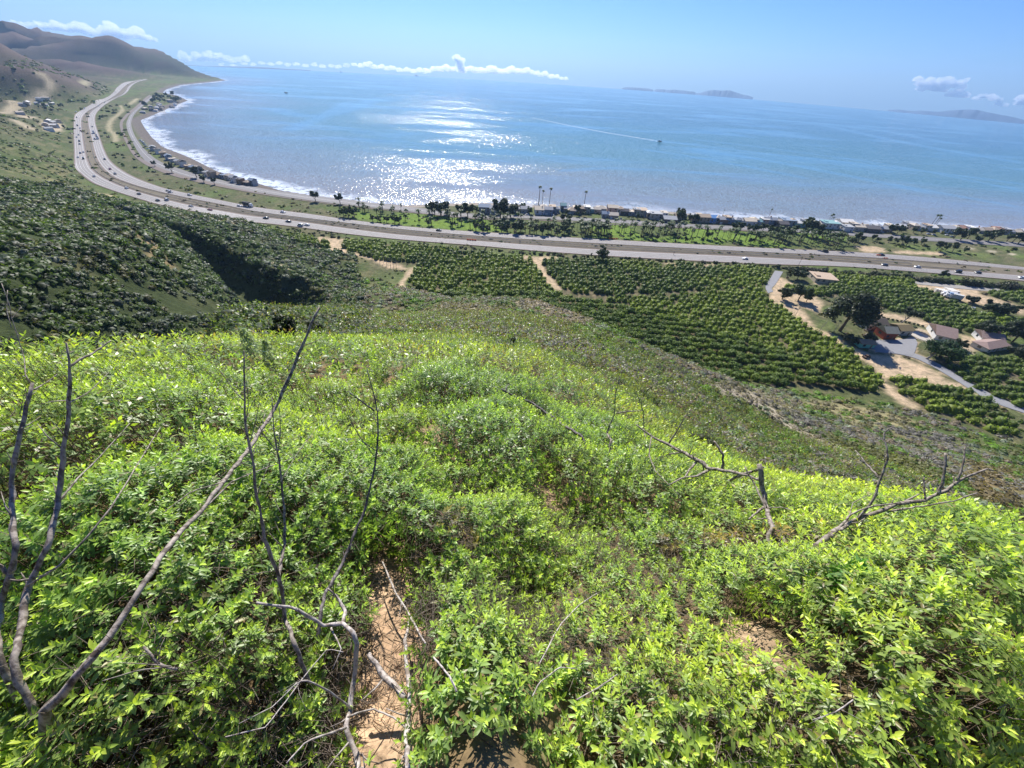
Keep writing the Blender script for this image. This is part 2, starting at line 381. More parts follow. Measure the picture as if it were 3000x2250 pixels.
# bright grass in the palm grove
GRASS=polymask(GX,GY,R6([(480,300),(760,395),(1200,460),(1600,500),(2212,540)])+R7([(500,575),(1000,600),(1500,620),(2212,655)])+R8([(750,685),(700,610),(650,545),(0,480)])+R7([(1600,490),(900,450),(0,415)])+R6([(1700,395),(1200,350),(700,300)]),soft=5)
setc(GRASS,(.10,.13,.045));setc(GRASS*sstep(.46,.56,nB),(.15,.235,.04))
for L in (R8([(1650,700),(2212,740),(2212,820),(1850,760)]),R8([(850,620),(1300,650),(1200,690),(900,660)])):
    setc(polymask(GX,GY,L,soft=6)*sstep(.36,.52,nB),(.15,.21,.055))
ORCH=[ [(1225,775),(1195,820),(1205,845),(1327,885),(1550,985),(1750,1080),(1950,1150),(2330,1132),(2590,1146),(2565,1090),(2521,1055),(2467,1015),(2386,968),(2304,915),(2245,872),(2225,850),(2262,800),(2250,787),(1940,774),(1737,764),(1534,757),(1462,748),(1300,730),(1072,707),(1015,702),(1000,712),(1080,738),(1150,762)],
 [(2426,802),(2487,805),(2657,822),(2687,842),(2779,883),(2860,917),(3040,940),(3040,985),(2928,990),(2843,981),(2725,951),(2657,914),(2538,900),(2487,873),(2396,867),(2300,862),(2300,840),(2400,845),(2445,830)],
 [(2860,849),(3000,863),(3060,875),(3060,900),(2948,883)],
 [(2753,1059),(2807,1043),(2942,1048),(3060,1072),(3060,1215),(2929,1173),(2861,1138),(2780,1084)],
 [(2597,1108),(2665,1113),(2791,1145),(2904,1167),(2927,1199),(2995,1289),(2881,1262),(2705,1199),(2633,1149)],
 [(640,650),(680,655),(750,662),(835,683),(930,697),(940,735),(885,730),(784,710),(700,690),(640,668)],
 [(945,708),(958,706),(964,735),(945,733)],[(1005,715),(1060,725),(1150,762),(1180,775),(1140,770),(1020,738),(995,722)] ]
NOORCH=[[(1527,748),(1557,758),(1571,788),(1612,842),(1646,850),(1602,798),(1588,771),(1612,757)],[(1640,848),(1740,866),(1900,862),(2000,856),(2230,846),(2230,850),(2000,862),(1900,869),(1740,874),(1640,855)],
 [(1620,846),(1700,868),(1860,900),(1855,906),(1690,878),(1615,855)]]
om=np.zeros(GX.shape)
for L in ORCH: om=np.maximum(om,polymask(GX,GY,L,soft=2))
om*=sstep(3,0,HL-PL)
setc(om,(.11,.105,.055));setc(om*sstep(.5,.62,nS),(.19,.155,.10))
setc(polymask(GX,GY,NOORCH[0],soft=2),DIRT)
for L in [R6([(1390,830),(1330,850),(1270,920),(1210,990),(1300,1030),(1290,960),(1370,880)]),
   R6([(530,575),(760,590),(870,600),(850,640),(730,620),(790,690),(960,730),(1270,820),(1290,850),(1150,850),(1000,770),(730,700),(620,690),(640,640),(560,600),(565,690),(550,690)]),
   R7([(80,738),(400,745),(400,765),(100,760)]),R7([(1200,790),(1800,815),(1800,835),(1400,815)]),
   ZM([(450,1060),(620,1060),(850,1090),(1100,1170),(1350,1320),(1650,1440),(1500,1475),(1150,1395),(750,1310),(720,1380),(980,1560),(1080,1660),(900,1600),(720,1480),(690,1380),(600,1220),(480,1110)]),
   R8([(0,1040),(150,1090),(300,1200),(430,1380),(600,1420),(700,1520),(900,1590),(800,1640),(640,1540),(420,1400),(150,1250),(0,1110)]),
   R8([(60,900),(330,1040),(480,1130),(440,1240),(300,1180),(130,1100),(30,1060)]),
   R8([(860,1200),(1150,1250),(1400,1320),(1400,1370),(1250,1310),(900,1260)]),
   R8([(1200,950),(1800,1000),(1820,1060),(2060,1140),(2212,1190),(2212,1250),(2000,1200),(1750,1140),(1560,1120),(1290,1010)]),
   R8([(1650,1400),(1900,1480),(1900,1560),(1700,1560)]),
   R8([(740,655),(960,655),(1030,705),(850,710)]),R8([(1080,690),(1500,705),(1550,730),(1100,715)]),
   R8([(350,870),(450,870),(600,990),(420,980)]),
   ZM([(1600,1400),(2212,1640),(2212,1700),(1900,1600),(1650,1450)])]:
    setc(polymask(GX,GY,L,soft=2.5),DIRT)
setc(polymask(GX,GY,R8([(880,1430),(960,1460),(1180,1450),(1270,1430),(1300,1490),(1280,1570),(1250,1610),(1000,1580),(870,1545)])),DIRT)
near_path(ZM([(610,1015),(855,1035),(1045,1080),(1245,1175),(1455,1300),(1650,1420),(1885,1555),(2212,1670)]),6,DIRT,.1)
near_path(ZM([(995,825),(1105,875),(1205,915)]),9,(.42,.36,.28),.2);near_path(R8([(1235,962),(1500,992),(1800,1020),(2212,1047)]),7,DIRT,.1)
setc(polymask(GX,GY,R8([(1230,1400),(1330,1440),(1640,1560),(1800,1620),(1750,1500),(1560,1430),(1300,1350)]),soft=2),(.40,.33,.24))
# low slopes' dirt scars and trails
near_path(R1([(335,630),(400,670),(440,700),(420,750),(445,780),(300,830),(220,880),(150,920),(0,975)]),15,(.34,.29,.2))
near_path(R1([(1045,915),(1062,950),(1030,985),(950,1040),(938,1130),(990,1150),(1000,1225)]),7,(.36,.32,.2))
near_path(R1([(1190,850),(1150,880),(1120,905)]),9,(.36,.32,.2));near_path(R1([(720,730),(745,700)]),14,(.3,.27,.18))
near_path(R1([(120,1035),(200,1080),(275,1115)]),12,(.4,.34,.24))
for L in (R1([(360,1040),(530,1050),(545,1130),(400,1140),(370,1100)]),R1([(310,855),(430,850),(440,875),(330,880)]),R1([(140,985),(330,1010),(330,1030),(150,1010)])): setc(polymask(GX,GY,L,soft=8),(.42,.35,.25))
near_path(R5([(450,85),(560,140),(640,165)]),8,(.22,.22,.09));near_path(R5([(640,165),(830,190),(1020,250)]),11,(.52,.43,.28));near_path(R5([(1590,370),(1800,410),(2080,480)]),8,(.5,.42,.28))
near_path(R5([(1290,610),(1340,700),(1400,790)]),5,(.32,.24,.13),.8);near_path([(800,770),(850,790)],3,(.5,.42,.3))
near_path(R8([(1640,655),(1800,680),(2212,735)]),3,(.45,.4,.3))
# dry grass tracks on the right flank
near_path([(2110,1140),(2200,1180),(2300,1235),(2400,1290),(2480,1340)],4.5,(.38,.33,.26),.9,8);near_path([(2480,1340),(2600,1410),(2720,1450),(2850,1560)],3,(.26,.23,.17),.9,8)
for L,cc in (([(2130,1150),(2200,1135),(2320,1190),(2300,1240)],(.40,.345,.27)),([(1500,890),(1620,890),(1740,950),(1650,960)],(.33,.27,.20)),([(1000,950),(1150,920),(1220,890),(1130,900),(980,930)],(.28,.22,.15)),
   ([(1780,1115),(1900,1125),(2010,1195),(1920,1195)],(.33,.28,.20)),([(2540,1430),(2700,1475),(2760,1560),(2620,1500)],(.33,.28,.21)),([(1230,905),(1400,892),(1500,908),(1380,935)],(.30,.26,.16)),([(1330,950),(1480,960),(1560,1010),(1420,1000)],(.26,.23,.13)),([(2350,1165),(2560,1200),(2700,1240),(2500,1250)],(.30,.26,.15)),
   ([(2800,1350),(3000,1400),(3000,1560),(2860,1520)],(.24,.18,.09)),([(2450,1370),(2560,1440),(2480,1450)],(.26,.21,.16)),([(60,700),(200,720),(300,830),(180,800)],(.17,.15,.07))):
    setc(polymask(GX,GY,L,8,soft=6)*.75,cc)
# bare soil between the near shrubs
SOIL_PX=[[(1075,1640),(1200,1620),(1232,1760),(1255,1880),(1262,2020),(1275,2320),(1000,2320),(1035,2040),(1092,1900),(1080,1760)],[(2120,1790),(2220,1820),(2300,1900),(2310,1970),(2220,1960),(2140,1930),(2110,1870)],[(1230,1255),(1300,1240),(1290,1290),(1240,1300)],[(1120,1370),(1180,1400),(1160,1450),(1100,1420)],[(1560,1400),(1620,1420),(1640,1500),(1580,1500)]]
nr=sstep(45,22,GR)
setc(nr*.9,(.16,.115,.07));setc(nr*sstep(.5,.65,nS)*.6,(.22,.16,.09))
SOILM=np.zeros(GX.shape)
for L in SOIL_PX: SOILM=np.maximum(SOILM,polymask(GX,GY,L,.5))
setc(SOILM,(.46,.33,.215));setc(SOILM*sstep(.42,.6,fbm(GX*2.5,GY*2.5,4,77))*.6,(.25,.17,.11))
# beach
setc(sstep(16,10,SD)*pm,(.33,.29,.25));setc(sstep(3,-1,SD),(.2,.18,.16));setc(sstep(18,12,SD)*pm*sstep(-26,-30,np.degrees(GA)),(.15,.13,.115))
LANDR=GR<6400
m,nt,b=mat('land_surface')
c0=attr(nt,'col',False);f1=noise(nt,.35,6,.65);f2=noise(nt,9.0,5,.65)
c1=mixc(nt,1.0,c0,ramp(nt,f1,[(.3,(.62,.66,.62)),(.7,(1.4,1.34,1.3))]),'MULTIPLY')
c1=mixc(nt,1.0,c1,ramp(nt,f2,[(.3,(.75,.75,.75)),(.7,(1.25,1.25,1.25))]),'MULTIPLY')
nt.links.new(c1,b.inputs['Base Color']);b.inputs['Roughness'].default_value=.95;b.inputs['Specular IOR Level'].default_value=.1
bb=nt.nodes.new('ShaderNodeBump');bb.inputs['Strength'].default_value=.8;bb.inputs['Distance'].default_value=1.2;nt.links.new(f1,bb.inputs['Height'])
b2=nt.nodes.new('ShaderNodeBump');b2.inputs['Strength'].default_value=.7;b2.inputs['Distance'].default_value=.03;nt.links.new(f2,b2.inputs['Height']);nt.links.new(bb.outputs[0],b2.inputs['Normal']);nt.links.new(b2.outputs[0],b.inputs['Normal'])
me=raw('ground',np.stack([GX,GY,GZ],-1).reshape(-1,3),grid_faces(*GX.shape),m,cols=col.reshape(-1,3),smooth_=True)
link('ground',me,kind='structure')
# ------------------------------------------------------------ sea
sa=np.radians(np.arange(-75,100.01,.25));sr=np.exp(np.linspace(math.log(280),math.log(9600),520));A,R=np.meshgrid(sa,sr);X=R*np.sin(A);Y=R*np.cos(A)
sd=-shore_sd(X,Y)
wake=smooth(np.stack(sea_hit(*np.array([(1560,345),(1640,362),(1750,384),(1850,401),(1932,414)]).T),1),2)
dw=dseg(X,Y,wake);tw=np.clip(1-np.hypot(X-wake[-1][0],Y-wake[-1][1])/900,0,1)
SX=lambda L:smooth(np.stack(sea_hit(*np.array(L,float).T),1),2)
slick=np.zeros(X.shape)
for L,wd in [([(1932,414),(2100,432),(2250,452),(2400,468),(2700,500),(3000,540)],14),([(2040,409),(2250,434),(2600,480),(3000,560)],11),([(2050,440),(2300,478),(2560,530),(2700,560)],16),([(2430,370),(2650,420),(3000,478)],30),([(2080,337),(2250,350),(2500,368),(2790,420)],26),([(2250,317),(2500,350),(2750,374)],40),([(1650,500),(1800,490),(2100,510)],10),
  ([(800,320),(900,345),(1000,330),(1100,290)],30),([(850,380),(950,340),(1020,300)],22),([(1620,325),(1800,322),(2100,345)],26),([(1500,275),(1700,290),(2000,312)],36),([(1900,440),(2100,470),(2350,520)],12),([(2250,470),(2500,520),(2950,600)],12)]:
    slick=np.maximum(slick,np.clip(1.4-dseg(X,Y,SX(L))/wd,0,1))
m,nt,b=mat('sea_water')
sdv=attr(nt,'shoredist');g=nt.nodes.new('ShaderNodeNewGeometry');pos=g.outputs['Position']
mp=nt.nodes.new('ShaderNodeMapping');nt.links.new(pos,mp.inputs[0]);mp.inputs['Scale'].default_value=(.35,1,0);mp.inputs['Rotation'].default_value=(0,0,math.radians(12))
big=noise(nt,.0035,5,.6,mp.outputs[0]);mid=noise(nt,.02,4,.6,mp.outputs[0])
# surf lines following the shore
wv=mth(nt,'ADD',sdv,mth(nt,'MULTIPLY',mth(nt,'SUBTRACT',noise(nt,.012,3),.5),90))
turb=mth(nt,'ADD',sdv,mth(nt,'MULTIPLY',mth(nt,'SUBTRACT',big,.5),420))
base=ramp(nt,mth(nt,'DIVIDE',turb,1100.0),[(.0,(.25,.24,.225)),(.12,(.185,.225,.225)),(.30,(.09,.205,.21)),(.62,(.05,.165,.185)),(1.0,(.03,.125,.17))])
base=mixc(nt,mth(nt,'MULTIPLY',attr(nt,'slick'),.30),base,(.10,.28,.42))
base=mixc(nt,ramp(nt,mid,[(.52,0.),(.75,.2)]),base,(.07,.22,.34))
fo=noise(nt,.09,5,.7)
foam=mth(nt,'MULTIPLY',ramp(nt,mth(nt,'DIVIDE',wv,42.0),[(.0,1.),(.25,.75),(.6,0.)]),ramp(nt,fo,[(.42,0.),(.5,1.)]))
line=mth(nt,'MULTIPLY',ramp(nt,mth(nt,'PINGPONG',mth(nt,'ADD',wv,10.),38.0),[(.0,1.),(.06,0.)]),mth(nt,'MULTIPLY',ramp(nt,noise(nt,.008,3),[(.47,0.),(.55,1.)]),ramp(nt,mth(nt,'DIVIDE',sdv,180.),[(.3,1.),(1.,0.)])))
foam=mth(nt,'MAXIMUM',foam,mth(nt,'MULTIPLY',line,attr(nt,'surf')))
foam=mth(nt,'MULTIPLY',foam,mth(nt,'MAXIMUM',attr(nt,'surf'),.35))
foam=mth(nt,'MAXIMUM',foam,mth(nt,'MULTIPLY',attr(nt,'wake'),1.0))
base=mixc(nt,foam,base,(.85,.88,.9))
nt.links.new(base,b.inputs['Base Color'])
# wind roughened patches glitter, slicks do not
wind=mth(nt,'MULTIPLY',ramp(nt,noise(nt,.006,4,.65,mp.outputs[0]),[(.40,.15),(.52,1.)]),mth(nt,'SUBTRACT',1.0,mth(nt,'MULTIPLY',attr(nt,'slick'),.6)))
wind=mth(nt,'MULTIPLY',wind,attr(nt,'breeze'))
mp2=nt.nodes.new('ShaderNodeMapping');nt.links.new(pos,mp2.inputs[0]);mp2.inputs['Scale'].default_value=(1,1,0)
w1=nt.nodes.new('ShaderNodeTexNoise');w1.inputs['Scale'].default_value=.30;w1.inputs['Detail'].default_value=4;w1.inputs['Roughness'].default_value=.75;nt.links.new(mp2.outputs[0],w1.inputs['Vector'])
mp3=nt.nodes.new('ShaderNodeMapping');nt.links.new(pos,mp3.inputs[0]);mp3.inputs['Scale'].default_value=(.25,1.2,0);mp3.inputs['Rotation'].default_value=(0,0,math.radians(-6))
w3=noise(nt,.05,3,.5,mp3.outputs[0])
def slopes(vec,scale,det,k):
    n=nt.nodes.new('ShaderNodeTexNoise');n.inputs['Scale'].default_value=scale;n.inputs['Detail'].default_value=det;n.inputs['Roughness'].default_value=.6;nt.links.new(vec,n.inputs['Vector'])
    v=nt.nodes.new('ShaderNodeVectorMath');v.operation='SUBTRACT';nt.links.new(n.outputs['Color'],v.inputs[0]);v.inputs[1].default_value=(.5,.5,.5)
    q=nt.nodes.new('ShaderNodeVectorMath');q.operation='MULTIPLY';nt.links.new(v.outputs[0],q.inputs[0]);q.inputs[1].default_value=(k*.78,k,0);return q.outputs[0]
mpa=nt.nodes.new('ShaderNodeMapping');nt.links.new(pos,mpa.inputs[0]);mpa.inputs['Scale'].default_value=(1.1,.36,0);mpa.inputs['Rotation'].default_value=(0,0,math.radians(-11))
sA=slopes(mpa.outputs[0],1.0,2,GL_A);sB=slopes(mp3.outputs[0],.06,3,.10)
sc_=nt.nodes.new('ShaderNodeVectorMath');sc_.operation='SCALE';nt.links.new(sA,sc_.inputs[0]);nt.links.new(wind,sc_.inputs['Scale'])
ad=nt.nodes.new('ShaderNodeVectorMath');ad.operation='ADD';nt.links.new(sc_.outputs[0],ad.inputs[0]);nt.links.new(sB,ad.inputs[1])
a2=nt.nodes.new('ShaderNodeVectorMath');a2.operation='ADD';nt.links.new(ad.outputs[0],a2.inputs[0]);a2.inputs[1].default_value=(0,0,1)
nn=nt.nodes.new('ShaderNodeVectorMath');nn.operation='NORMALIZE';nt.links.new(a2.outputs[0],nn.inputs[0]);nt.links.new(nn.outputs[0],b.inputs['Normal'])
b.inputs['Roughness'].default_value=.12;b.inputs['IOR'].default_value=1.33
surfm=np.interp(np.arctan2(X,Y),np.radians([-45,-31,-26,-12,20,35,45]),[1.6,1.3,.8,.35,.3,.9,1.2])
me=raw('sea',np.stack([X,Y,-drop(R)],-1).reshape(-1,3),grid_faces(*X.shape),m,attrs=dict(breeze=np.interp(R,[900,1500,2600,5000],[1,.95,.62,.45]),shoredist=sd,slick=slick,wake=np.clip(1.3-dw/(3+6*(1-tw)),0,1)*tw**1.5*np.clip(tw*3,0,1),surf=surfm),smooth_=True)
link('sea',me,kind='structure')
# ------------------------------------------------------------ roads
def strip(name,L,Rr,mat_,off=.3,n=260,across=5,**kw):
    a=resample(smooth(hits(L,60)[:,:2]),n);b_=resample(smooth(hits(Rr,60)[:,:2]),n)
    t=np.linspace(0,1,across+1)[None,:,None];P=a[:,None]*(1-t)+b_[:,None]*t
    z=G(P[...,0],P[...,1])+off
    me=raw(name,np.dstack([P,z]).reshape(-1,3),grid_faces(n,across+1)[:,::-1],mat_,smooth_=True);link(name,me,**kw);return a,b_
m,nt,b=mat('concrete_road');f=noise(nt,.25,5,.6);f2=noise(nt,3.,4)
nt.links.new(mixc(nt,.5,ramp(nt,f,[(.3,(.27,.25,.235)),(.7,(.36,.335,.315))]),ramp(nt,f2,[(.3,(.25,.235,.22)),(.7,(.38,.355,.335))])),b.inputs['Base Color']);b.inputs['Roughness'].default_value=.85;CONC=m
ASPH=simple('asphalt',(.20,.19,.185),.85,.2,.4);ASPH2=simple('driveway_asphalt',(.27,.27,.28),.85,.15,.5);PAINT=simple('road_paint',(.75,.75,.72),.6,.1,2);SHOULDER=simple('road_shoulder',(.22,.175,.15),.9,.25,.6);BALLAST=simple('rail_ballast',(.20,.165,.145),.95,.3,.8)
AL=R1([(1220,685),(1090,705),(1010,745),(970,820),(870,860),(740,925),(660,975),(632,1030),(636,1200),(640,1350),(635,1440),(700,1510),(790,1580)])+R5([(850,130),(1000,185),(1280,270),(1560,335),(1900,395)])+R6([(0,448),(400,495),(700,540),(1000,575),(1500,620),(1900,650)])+R7([(0,680),(700,735),(1400,775),(2212,815)])+R8([(600,825),(1200,870),(1700,910),(2212,955),(2600,1000)])
AR=R1([(1222,688),(1130,710),(1060,760),(1010,820),(900,885),(800,940),(730,985),(705,1040),(715,1150),(735,1280),(760,1380),(800,1470),(900,1540),(1010,1590)])+R5([(1040,130),(1250,200),(1500,265),(1750,320),(2000,360)])+R6([(0,395),(400,440),(800,500),(1200,550),(1600,585)])+R7([(0,630),(700,680),(1400,715),(2212,750)])+R8([(700,795),(1400,850),(2212,905),(2600,950)])
BL=R1([(1226,689),(1180,705),(1110,740),(1080,800),(1040,830),(930,870),(850,920),(790,960),(755,1010),(760,1080),(790,1200),(810,1310),(850,1420),(960,1530)])+R5([(1150,125),(1330,175),(1600,235),(1900,290)])+R6([(0,360),(400,410),(900,470),(1400,525),(1800,560)])+R7([(0,590),(700,630),(1400,670),(2212,712)])+R8([(700,740),(1400,790),(2212,860),(2600,900)])
BR=R1([(1280,685),(1190,705),(1125,752),(1092,815),(980,860),(890,920),(830,980),(820,1050),(860,1170),(900,1290),(950,1390),(1050,1470),(1200,1550),(1400,1622)])+R5([(1470,165),(1700,215),(1950,265)])+R6([(0,320),(400,365),(800,425),(1200,475),(1600,510)])+R7([(0,550),(700,590),(1400,630),(2212,672)])+R8([(700,700),(1400,750),(2212,835),(2600,880)])
WEAR=simple('tyre_worn_lane',(.235,.215,.20),.8,.3,.12)
A1,A2=strip('freeway_road_inland',AL,AR,CONC,.34,420,6,kind='structure')
B1,B2=strip('freeway_road_seaward',BL,BR,CONC,.34,420,6,kind='structure')
def sub(a,b_,t0,t1,name,mt,off,n=420,**kw):
    P=np.stack([a*(1-t0)+b_*t0,a*(1-t1)+b_*t1],1);z=G(P[...,0],P[...,1])+off
    link(name,raw(name,np.dstack([P,z]).reshape(-1,3),grid_faces(n,2)[:,::-1],mt),**kw)
for a,b_ in ((A1,A2),(B1,B2)):
    for t in (.16,.36,.56,.78): sub(a,b_,t-.007,t+.007,'lane_marking',PAINT,.37,kind='structure')
    for t0,t1 in ((.19,.235),(.285,.33),(.39,.44),(.50,.55),(.60,.645),(.70,.745)): sub(a,b_,t0,t1,'lane_wear',WEAR,.362,kind='structure')
    for t0,t1 in ((.0,.10),(.90,1.)): sub(a,b_,t0,t1,'road_shoulder',SHOULDER,.355,kind='structure')
# median strip between the carriageways
sub(A2,B1,.0,1.,'median_strip',simple('median_earth',(.17,.145,.10),.95,.45,.15),.30,kind='structure')
# coast road and railway
RD=lambda L,w:([(x-w/2*nx,y-w/2*ny) for (x,y),(nx,ny) in L],[(x+w/2*nx,y+w/2*ny) for (x,y),(nx,ny) in L])
CRL=R1([(1330,815),(1225,895),(1150,960),(1090,1040),(1095,1120),(1140,1220),(1200,1330),(1290,1430),(1440,1500),(1680,1568),(1900,1612)])+R6([(0,185),(400,252),(900,310),(1300,350),(1550,385),(2000,420)])+R7([(0,408),(500,432),(1000,462),(1500,497),(2212,522)])+R8([(600,555),(1100,588),(1500,618),(2212,660),(2600,690)])
CRR=R1([(1345,830),(1250,905),(1180,965),(1130,1040),(1140,1120),(1190,1220),(1265,1310),(1370,1395),(1520,1450),(1740,1520),(1950,1565)])+R6([(0,145),(400,205),(900,265),(1300,312),(1550,345),(2000,385)])+R7([(0,383),(500,402),(1000,428),(1500,462),(2212,490)])+R8([(600,528),(1100,555),(1500,583),(2212,625),(2600,650)])
CR1,CR2=strip('coast_road',CRL,CRR,ASPH,.22,340,4,kind='structure')
sub(CR1,CR2,.49,.51,'coast_road_centre_line',PAINT,.25,340,kind='structure')
RL=R1([(1290,820),(1175,920),(1070,1005),(1030,1060),(1045,1140),(1095,1250),(1155,1355),(1275,1440),(1490,1525),(1800,1597)])+R6([(0,200),(400,262),(900,322),(1300,362),(2000,432)])+R7([(0,420),(500,445),(1000,475),(2212,535)])
RR=R1([(1305,828),(1195,930),(1095,1010),(1055,1062),(1070,1140),(1120,1245),(1180,1340),(1300,1420),(1505,1500),(1800,1573)])+R6([(0,190),(400,256),(900,316),(1300,356),(2000,426)])+R7([(0,414),(500,439),(1000,469),(2212,529)])
strip('railway_bed',RL,RR,BALLAST,.3,300,2,kind='structure')
strip('driveway',R8([(60,865),(0,960),(-30,1010),(0,1060)]),R8([(130,875),(65,985),(25,1020),(45,1045)]),ASPH2,.2,40,3,kind='structure')
ap=hits(R8([(900,1440),(960,1470),(1180,1460),(1260,1440),(1290,1490),(1270,1560),(1250,1600),(1000,1570),(880,1540)]),60)
def flatpatch(name,P,mt,off):
    c=P.mean(0);P=resample(np.vstack([P,P[:1]]),49)[:-1];n=len(P);NRG=12;rings=[P*(1-t)+c*t for t in np.arange(NRG)/NRG];V=np.vstack(rings+[c[None]])
    V[:,2]=G(V[:,0],V[:,1])+off;f=[]
    for k in range(NRG-1):
        for i in range(n): f.append((k*n+i,k*n+(i+1)%n,(k+1)*n+(i+1)%n,(k+1)*n+i))
    mb=MB();mb.v=[tuple(v) for v in V];mb.c=[(1,1,1)]*len(V);mb.f=f+[((NRG-1)*n+i,(NRG-1)*n+(i+1)%n,NRG*n) for i in range(n)]
    return link(name,mb.mesh(name,mt),kind='structure')
flatpatch('yard_pavement',ap,ASPH2,.3)
strip('ranch_lane',ZM([(600,1040),(850,1060),(1030,1100),(1230,1200),(1430,1320),(1620,1440),(1850,1580),(2212,1700)]),ZM([(620,990),(860,1010),(1060,1060),(1260,1150),(1480,1280),(1680,1400),(1920,1530),(2212,1640)]),ASPH2,.235,60,3,kind='structure')
strip('frontage_road',R8([(1230,975),(1500,1005),(1800,1035),(2212,1065)]),R8([(1240,950),(1500,980),(1800,1005),(2212,1030)]),simple('gravel_road',(.33,.31,.28),.9,.2,.5),.2,50,2,kind='structure')
strip('ranch_forecourt',ZM([(980,850),(1080,900),(1180,930)]),ZM([(1010,800),(1130,850),(1230,900)]),simple('pale_concrete',(.5,.45,.38),.9,.15,.5),.2,20,2,kind='structure')
# ------------------------------------------------------------ far coast and islands
ISL=simple('haze_tinted_rock',(.08,.125,.20),.9,.35,.004)  # blue of the distant haze is mixed into the rock colour
def island(name,px,dist,thick,label,rough=1):
    """ridge at a real distance: px = skyline in the photo"""
    P=np.array(px,float);n=90;q=resample(P,n);az,T=azT(q[:,0],q[:,1]);mb=MB()
    top=H-T*dist;low=-drop(dist)-30;V=[];rows=9
    for j in range(rows):
        s=j/(rows-1)*2-1;rr=dist+s*thick;hh=(1-abs(s)**1.4)
        nz=(fbm(np.arange(n)*.35,np.full(n,j*1.7),3)-.5)*.5*hh*(j!=rows//2)*rough
        V.append(np.stack([rr*np.sin(az),rr*np.cos(az),low+(top-low)*np.clip(hh+nz,0,1)],1))
    me=raw(name,np.vstack(V),grid_faces(rows,n),ISL,smooth_=True);o=link(name,me,label=label,category='island');return o
R3=lambda L:[(1500+x*.33906,y*.33906) for x,y in L];R4=lambda L:[(2250+x*.33906,y*.33906) for x,y in L]
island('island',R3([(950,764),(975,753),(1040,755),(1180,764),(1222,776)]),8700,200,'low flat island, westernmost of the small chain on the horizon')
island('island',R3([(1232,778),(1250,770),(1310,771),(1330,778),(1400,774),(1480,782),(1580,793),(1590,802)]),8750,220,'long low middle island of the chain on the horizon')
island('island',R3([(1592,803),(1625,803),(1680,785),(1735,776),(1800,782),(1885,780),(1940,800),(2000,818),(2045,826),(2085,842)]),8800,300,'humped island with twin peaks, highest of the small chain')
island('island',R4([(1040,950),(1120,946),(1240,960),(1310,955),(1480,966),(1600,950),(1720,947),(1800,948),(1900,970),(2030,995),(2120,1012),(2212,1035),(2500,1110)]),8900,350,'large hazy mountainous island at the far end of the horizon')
m=ISL
q=R1([(1600,560),(1660,563),(1760,570),(1900,572),(2212,578)])+[(q[0],q[1]) for q in [(750+100*.339,583*.339),(750+250*.339,594*.339),(750+400*.339,602*.339),(750+470*.339,607*.339)]]
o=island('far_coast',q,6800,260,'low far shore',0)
o['kind']='structure';del o['category'];del o['label']
# ------------------------------------------------------------ clouds: closed bodies of thin vapour
def cloudmat(name,dens,g=.55):
    m=bpy.data.materials.new(name);m.use_nodes=True;nt=m.node_tree;nt.nodes.remove(nt.nodes['Principled BSDF'])
    v=nt.nodes.new('ShaderNodeVolumePrincipled');v.inputs['Color'].default_value=(1,1,1,1);v.inputs['Density'].default_value=dens;v.inputs['Anisotropy'].default_value=g
    nt.links.new(v.outputs[0],nt.nodes['Material Output'].inputs['Volume']);return m
def ico(sub=3):
    import bmesh
    bm=bmesh.new();bmesh.ops.create_icosphere(bm,subdivisions=sub,radius=1);v=np.array([x.co[:] for x in bm.verts]);f=np.array([[q.index for q in x.verts] for x in bm.faces]);bm.free();return v,f
IV,IF=ico(4);IV2,IF2=ico(2);IV1,IF1=ico(1)
CW2=cloudmat('bright_cloud_vapour',.014,.5);CW=cloudmat('cloud_vapour',.012);CT=cloudmat('thin_cloud_vapour',.004)
def cloud(pufs,dist,mt,label,seed,flat=1.0,stuff=False,fill=True):
    V=[];F=[];b=0;rg=np.random.default_rng(seed)
    if fill: pufs=[q for a_,b2 in zip(pufs,pufs[1:]+pufs[-1:]) for q in (a_,((a_[0]+b2[0])/2,(a_[1]+b2[1])/2+3,(a_[2]+b2[2])/2))]
    for (px,py,rp) in pufs:
        for k in range(3):
            ox,oy=(rg.normal(size=2)*rp*.45 if k else (0,0));d=ray(px+ox,py+oy*.6);r=rp*1.35*(1 if k==0 else rg.uniform(.35,.7))/FPX*dist*(d@Fv)
            D=dist/math.hypot(d[0],d[1]);c=d*D+np.array([0,0,H])
            v=IV*1.0;nz=(fbm(v[:,0]*1.6+c[0]+k*9,v[:,1]*1.6+v[:,2]*1.9,4,seed)-.5)*1.1
            v=v*(1+nz)[:,None]*r;v[:,2]*=.72*flat;v[:,2]=np.maximum(v[:,2],-.35*r);V.append(v+c);F.append(IF+b);b+=len(v)
    me=raw('cloud',np.vstack(V),np.vstack(F),mt,smooth_=True);link('clouds' if stuff else 'cloud',me,**(dict(kind='stuff') if stuff else dict(label=label,category='cloud')))
cloud(R1([])+[(x*.339,y*.339,r*.339) for x,y,r in [(35,245,22),(125,205,26),(190,215,24),(270,225,30),(350,225,34),(430,240,34),(500,225,36),(560,250,34),(640,250,34),(700,235,42),(760,270,42),(830,290,34),(960,245,44),(960,300,50),(1030,290,40),(1100,305,36),(1180,285,38),(1230,320,28),(1290,330,22),(1340,345,15)]],16000,CW,'long white cloud bank resting above the brown mountain ridge',1)
cloud([(x*.339,y*.339,r*.339) for x,y,r in [(1585,470,26),(1600,520,30),(1700,480,28),(1740,510,34),(1800,475,32),(1850,520,26),(1900,490,30),(1960,510,30),(2050,520,24),(2120,510,26)]],22000,CT,'faint grey cloud puffs low beyond the tip of the headland',2,1.0,True)
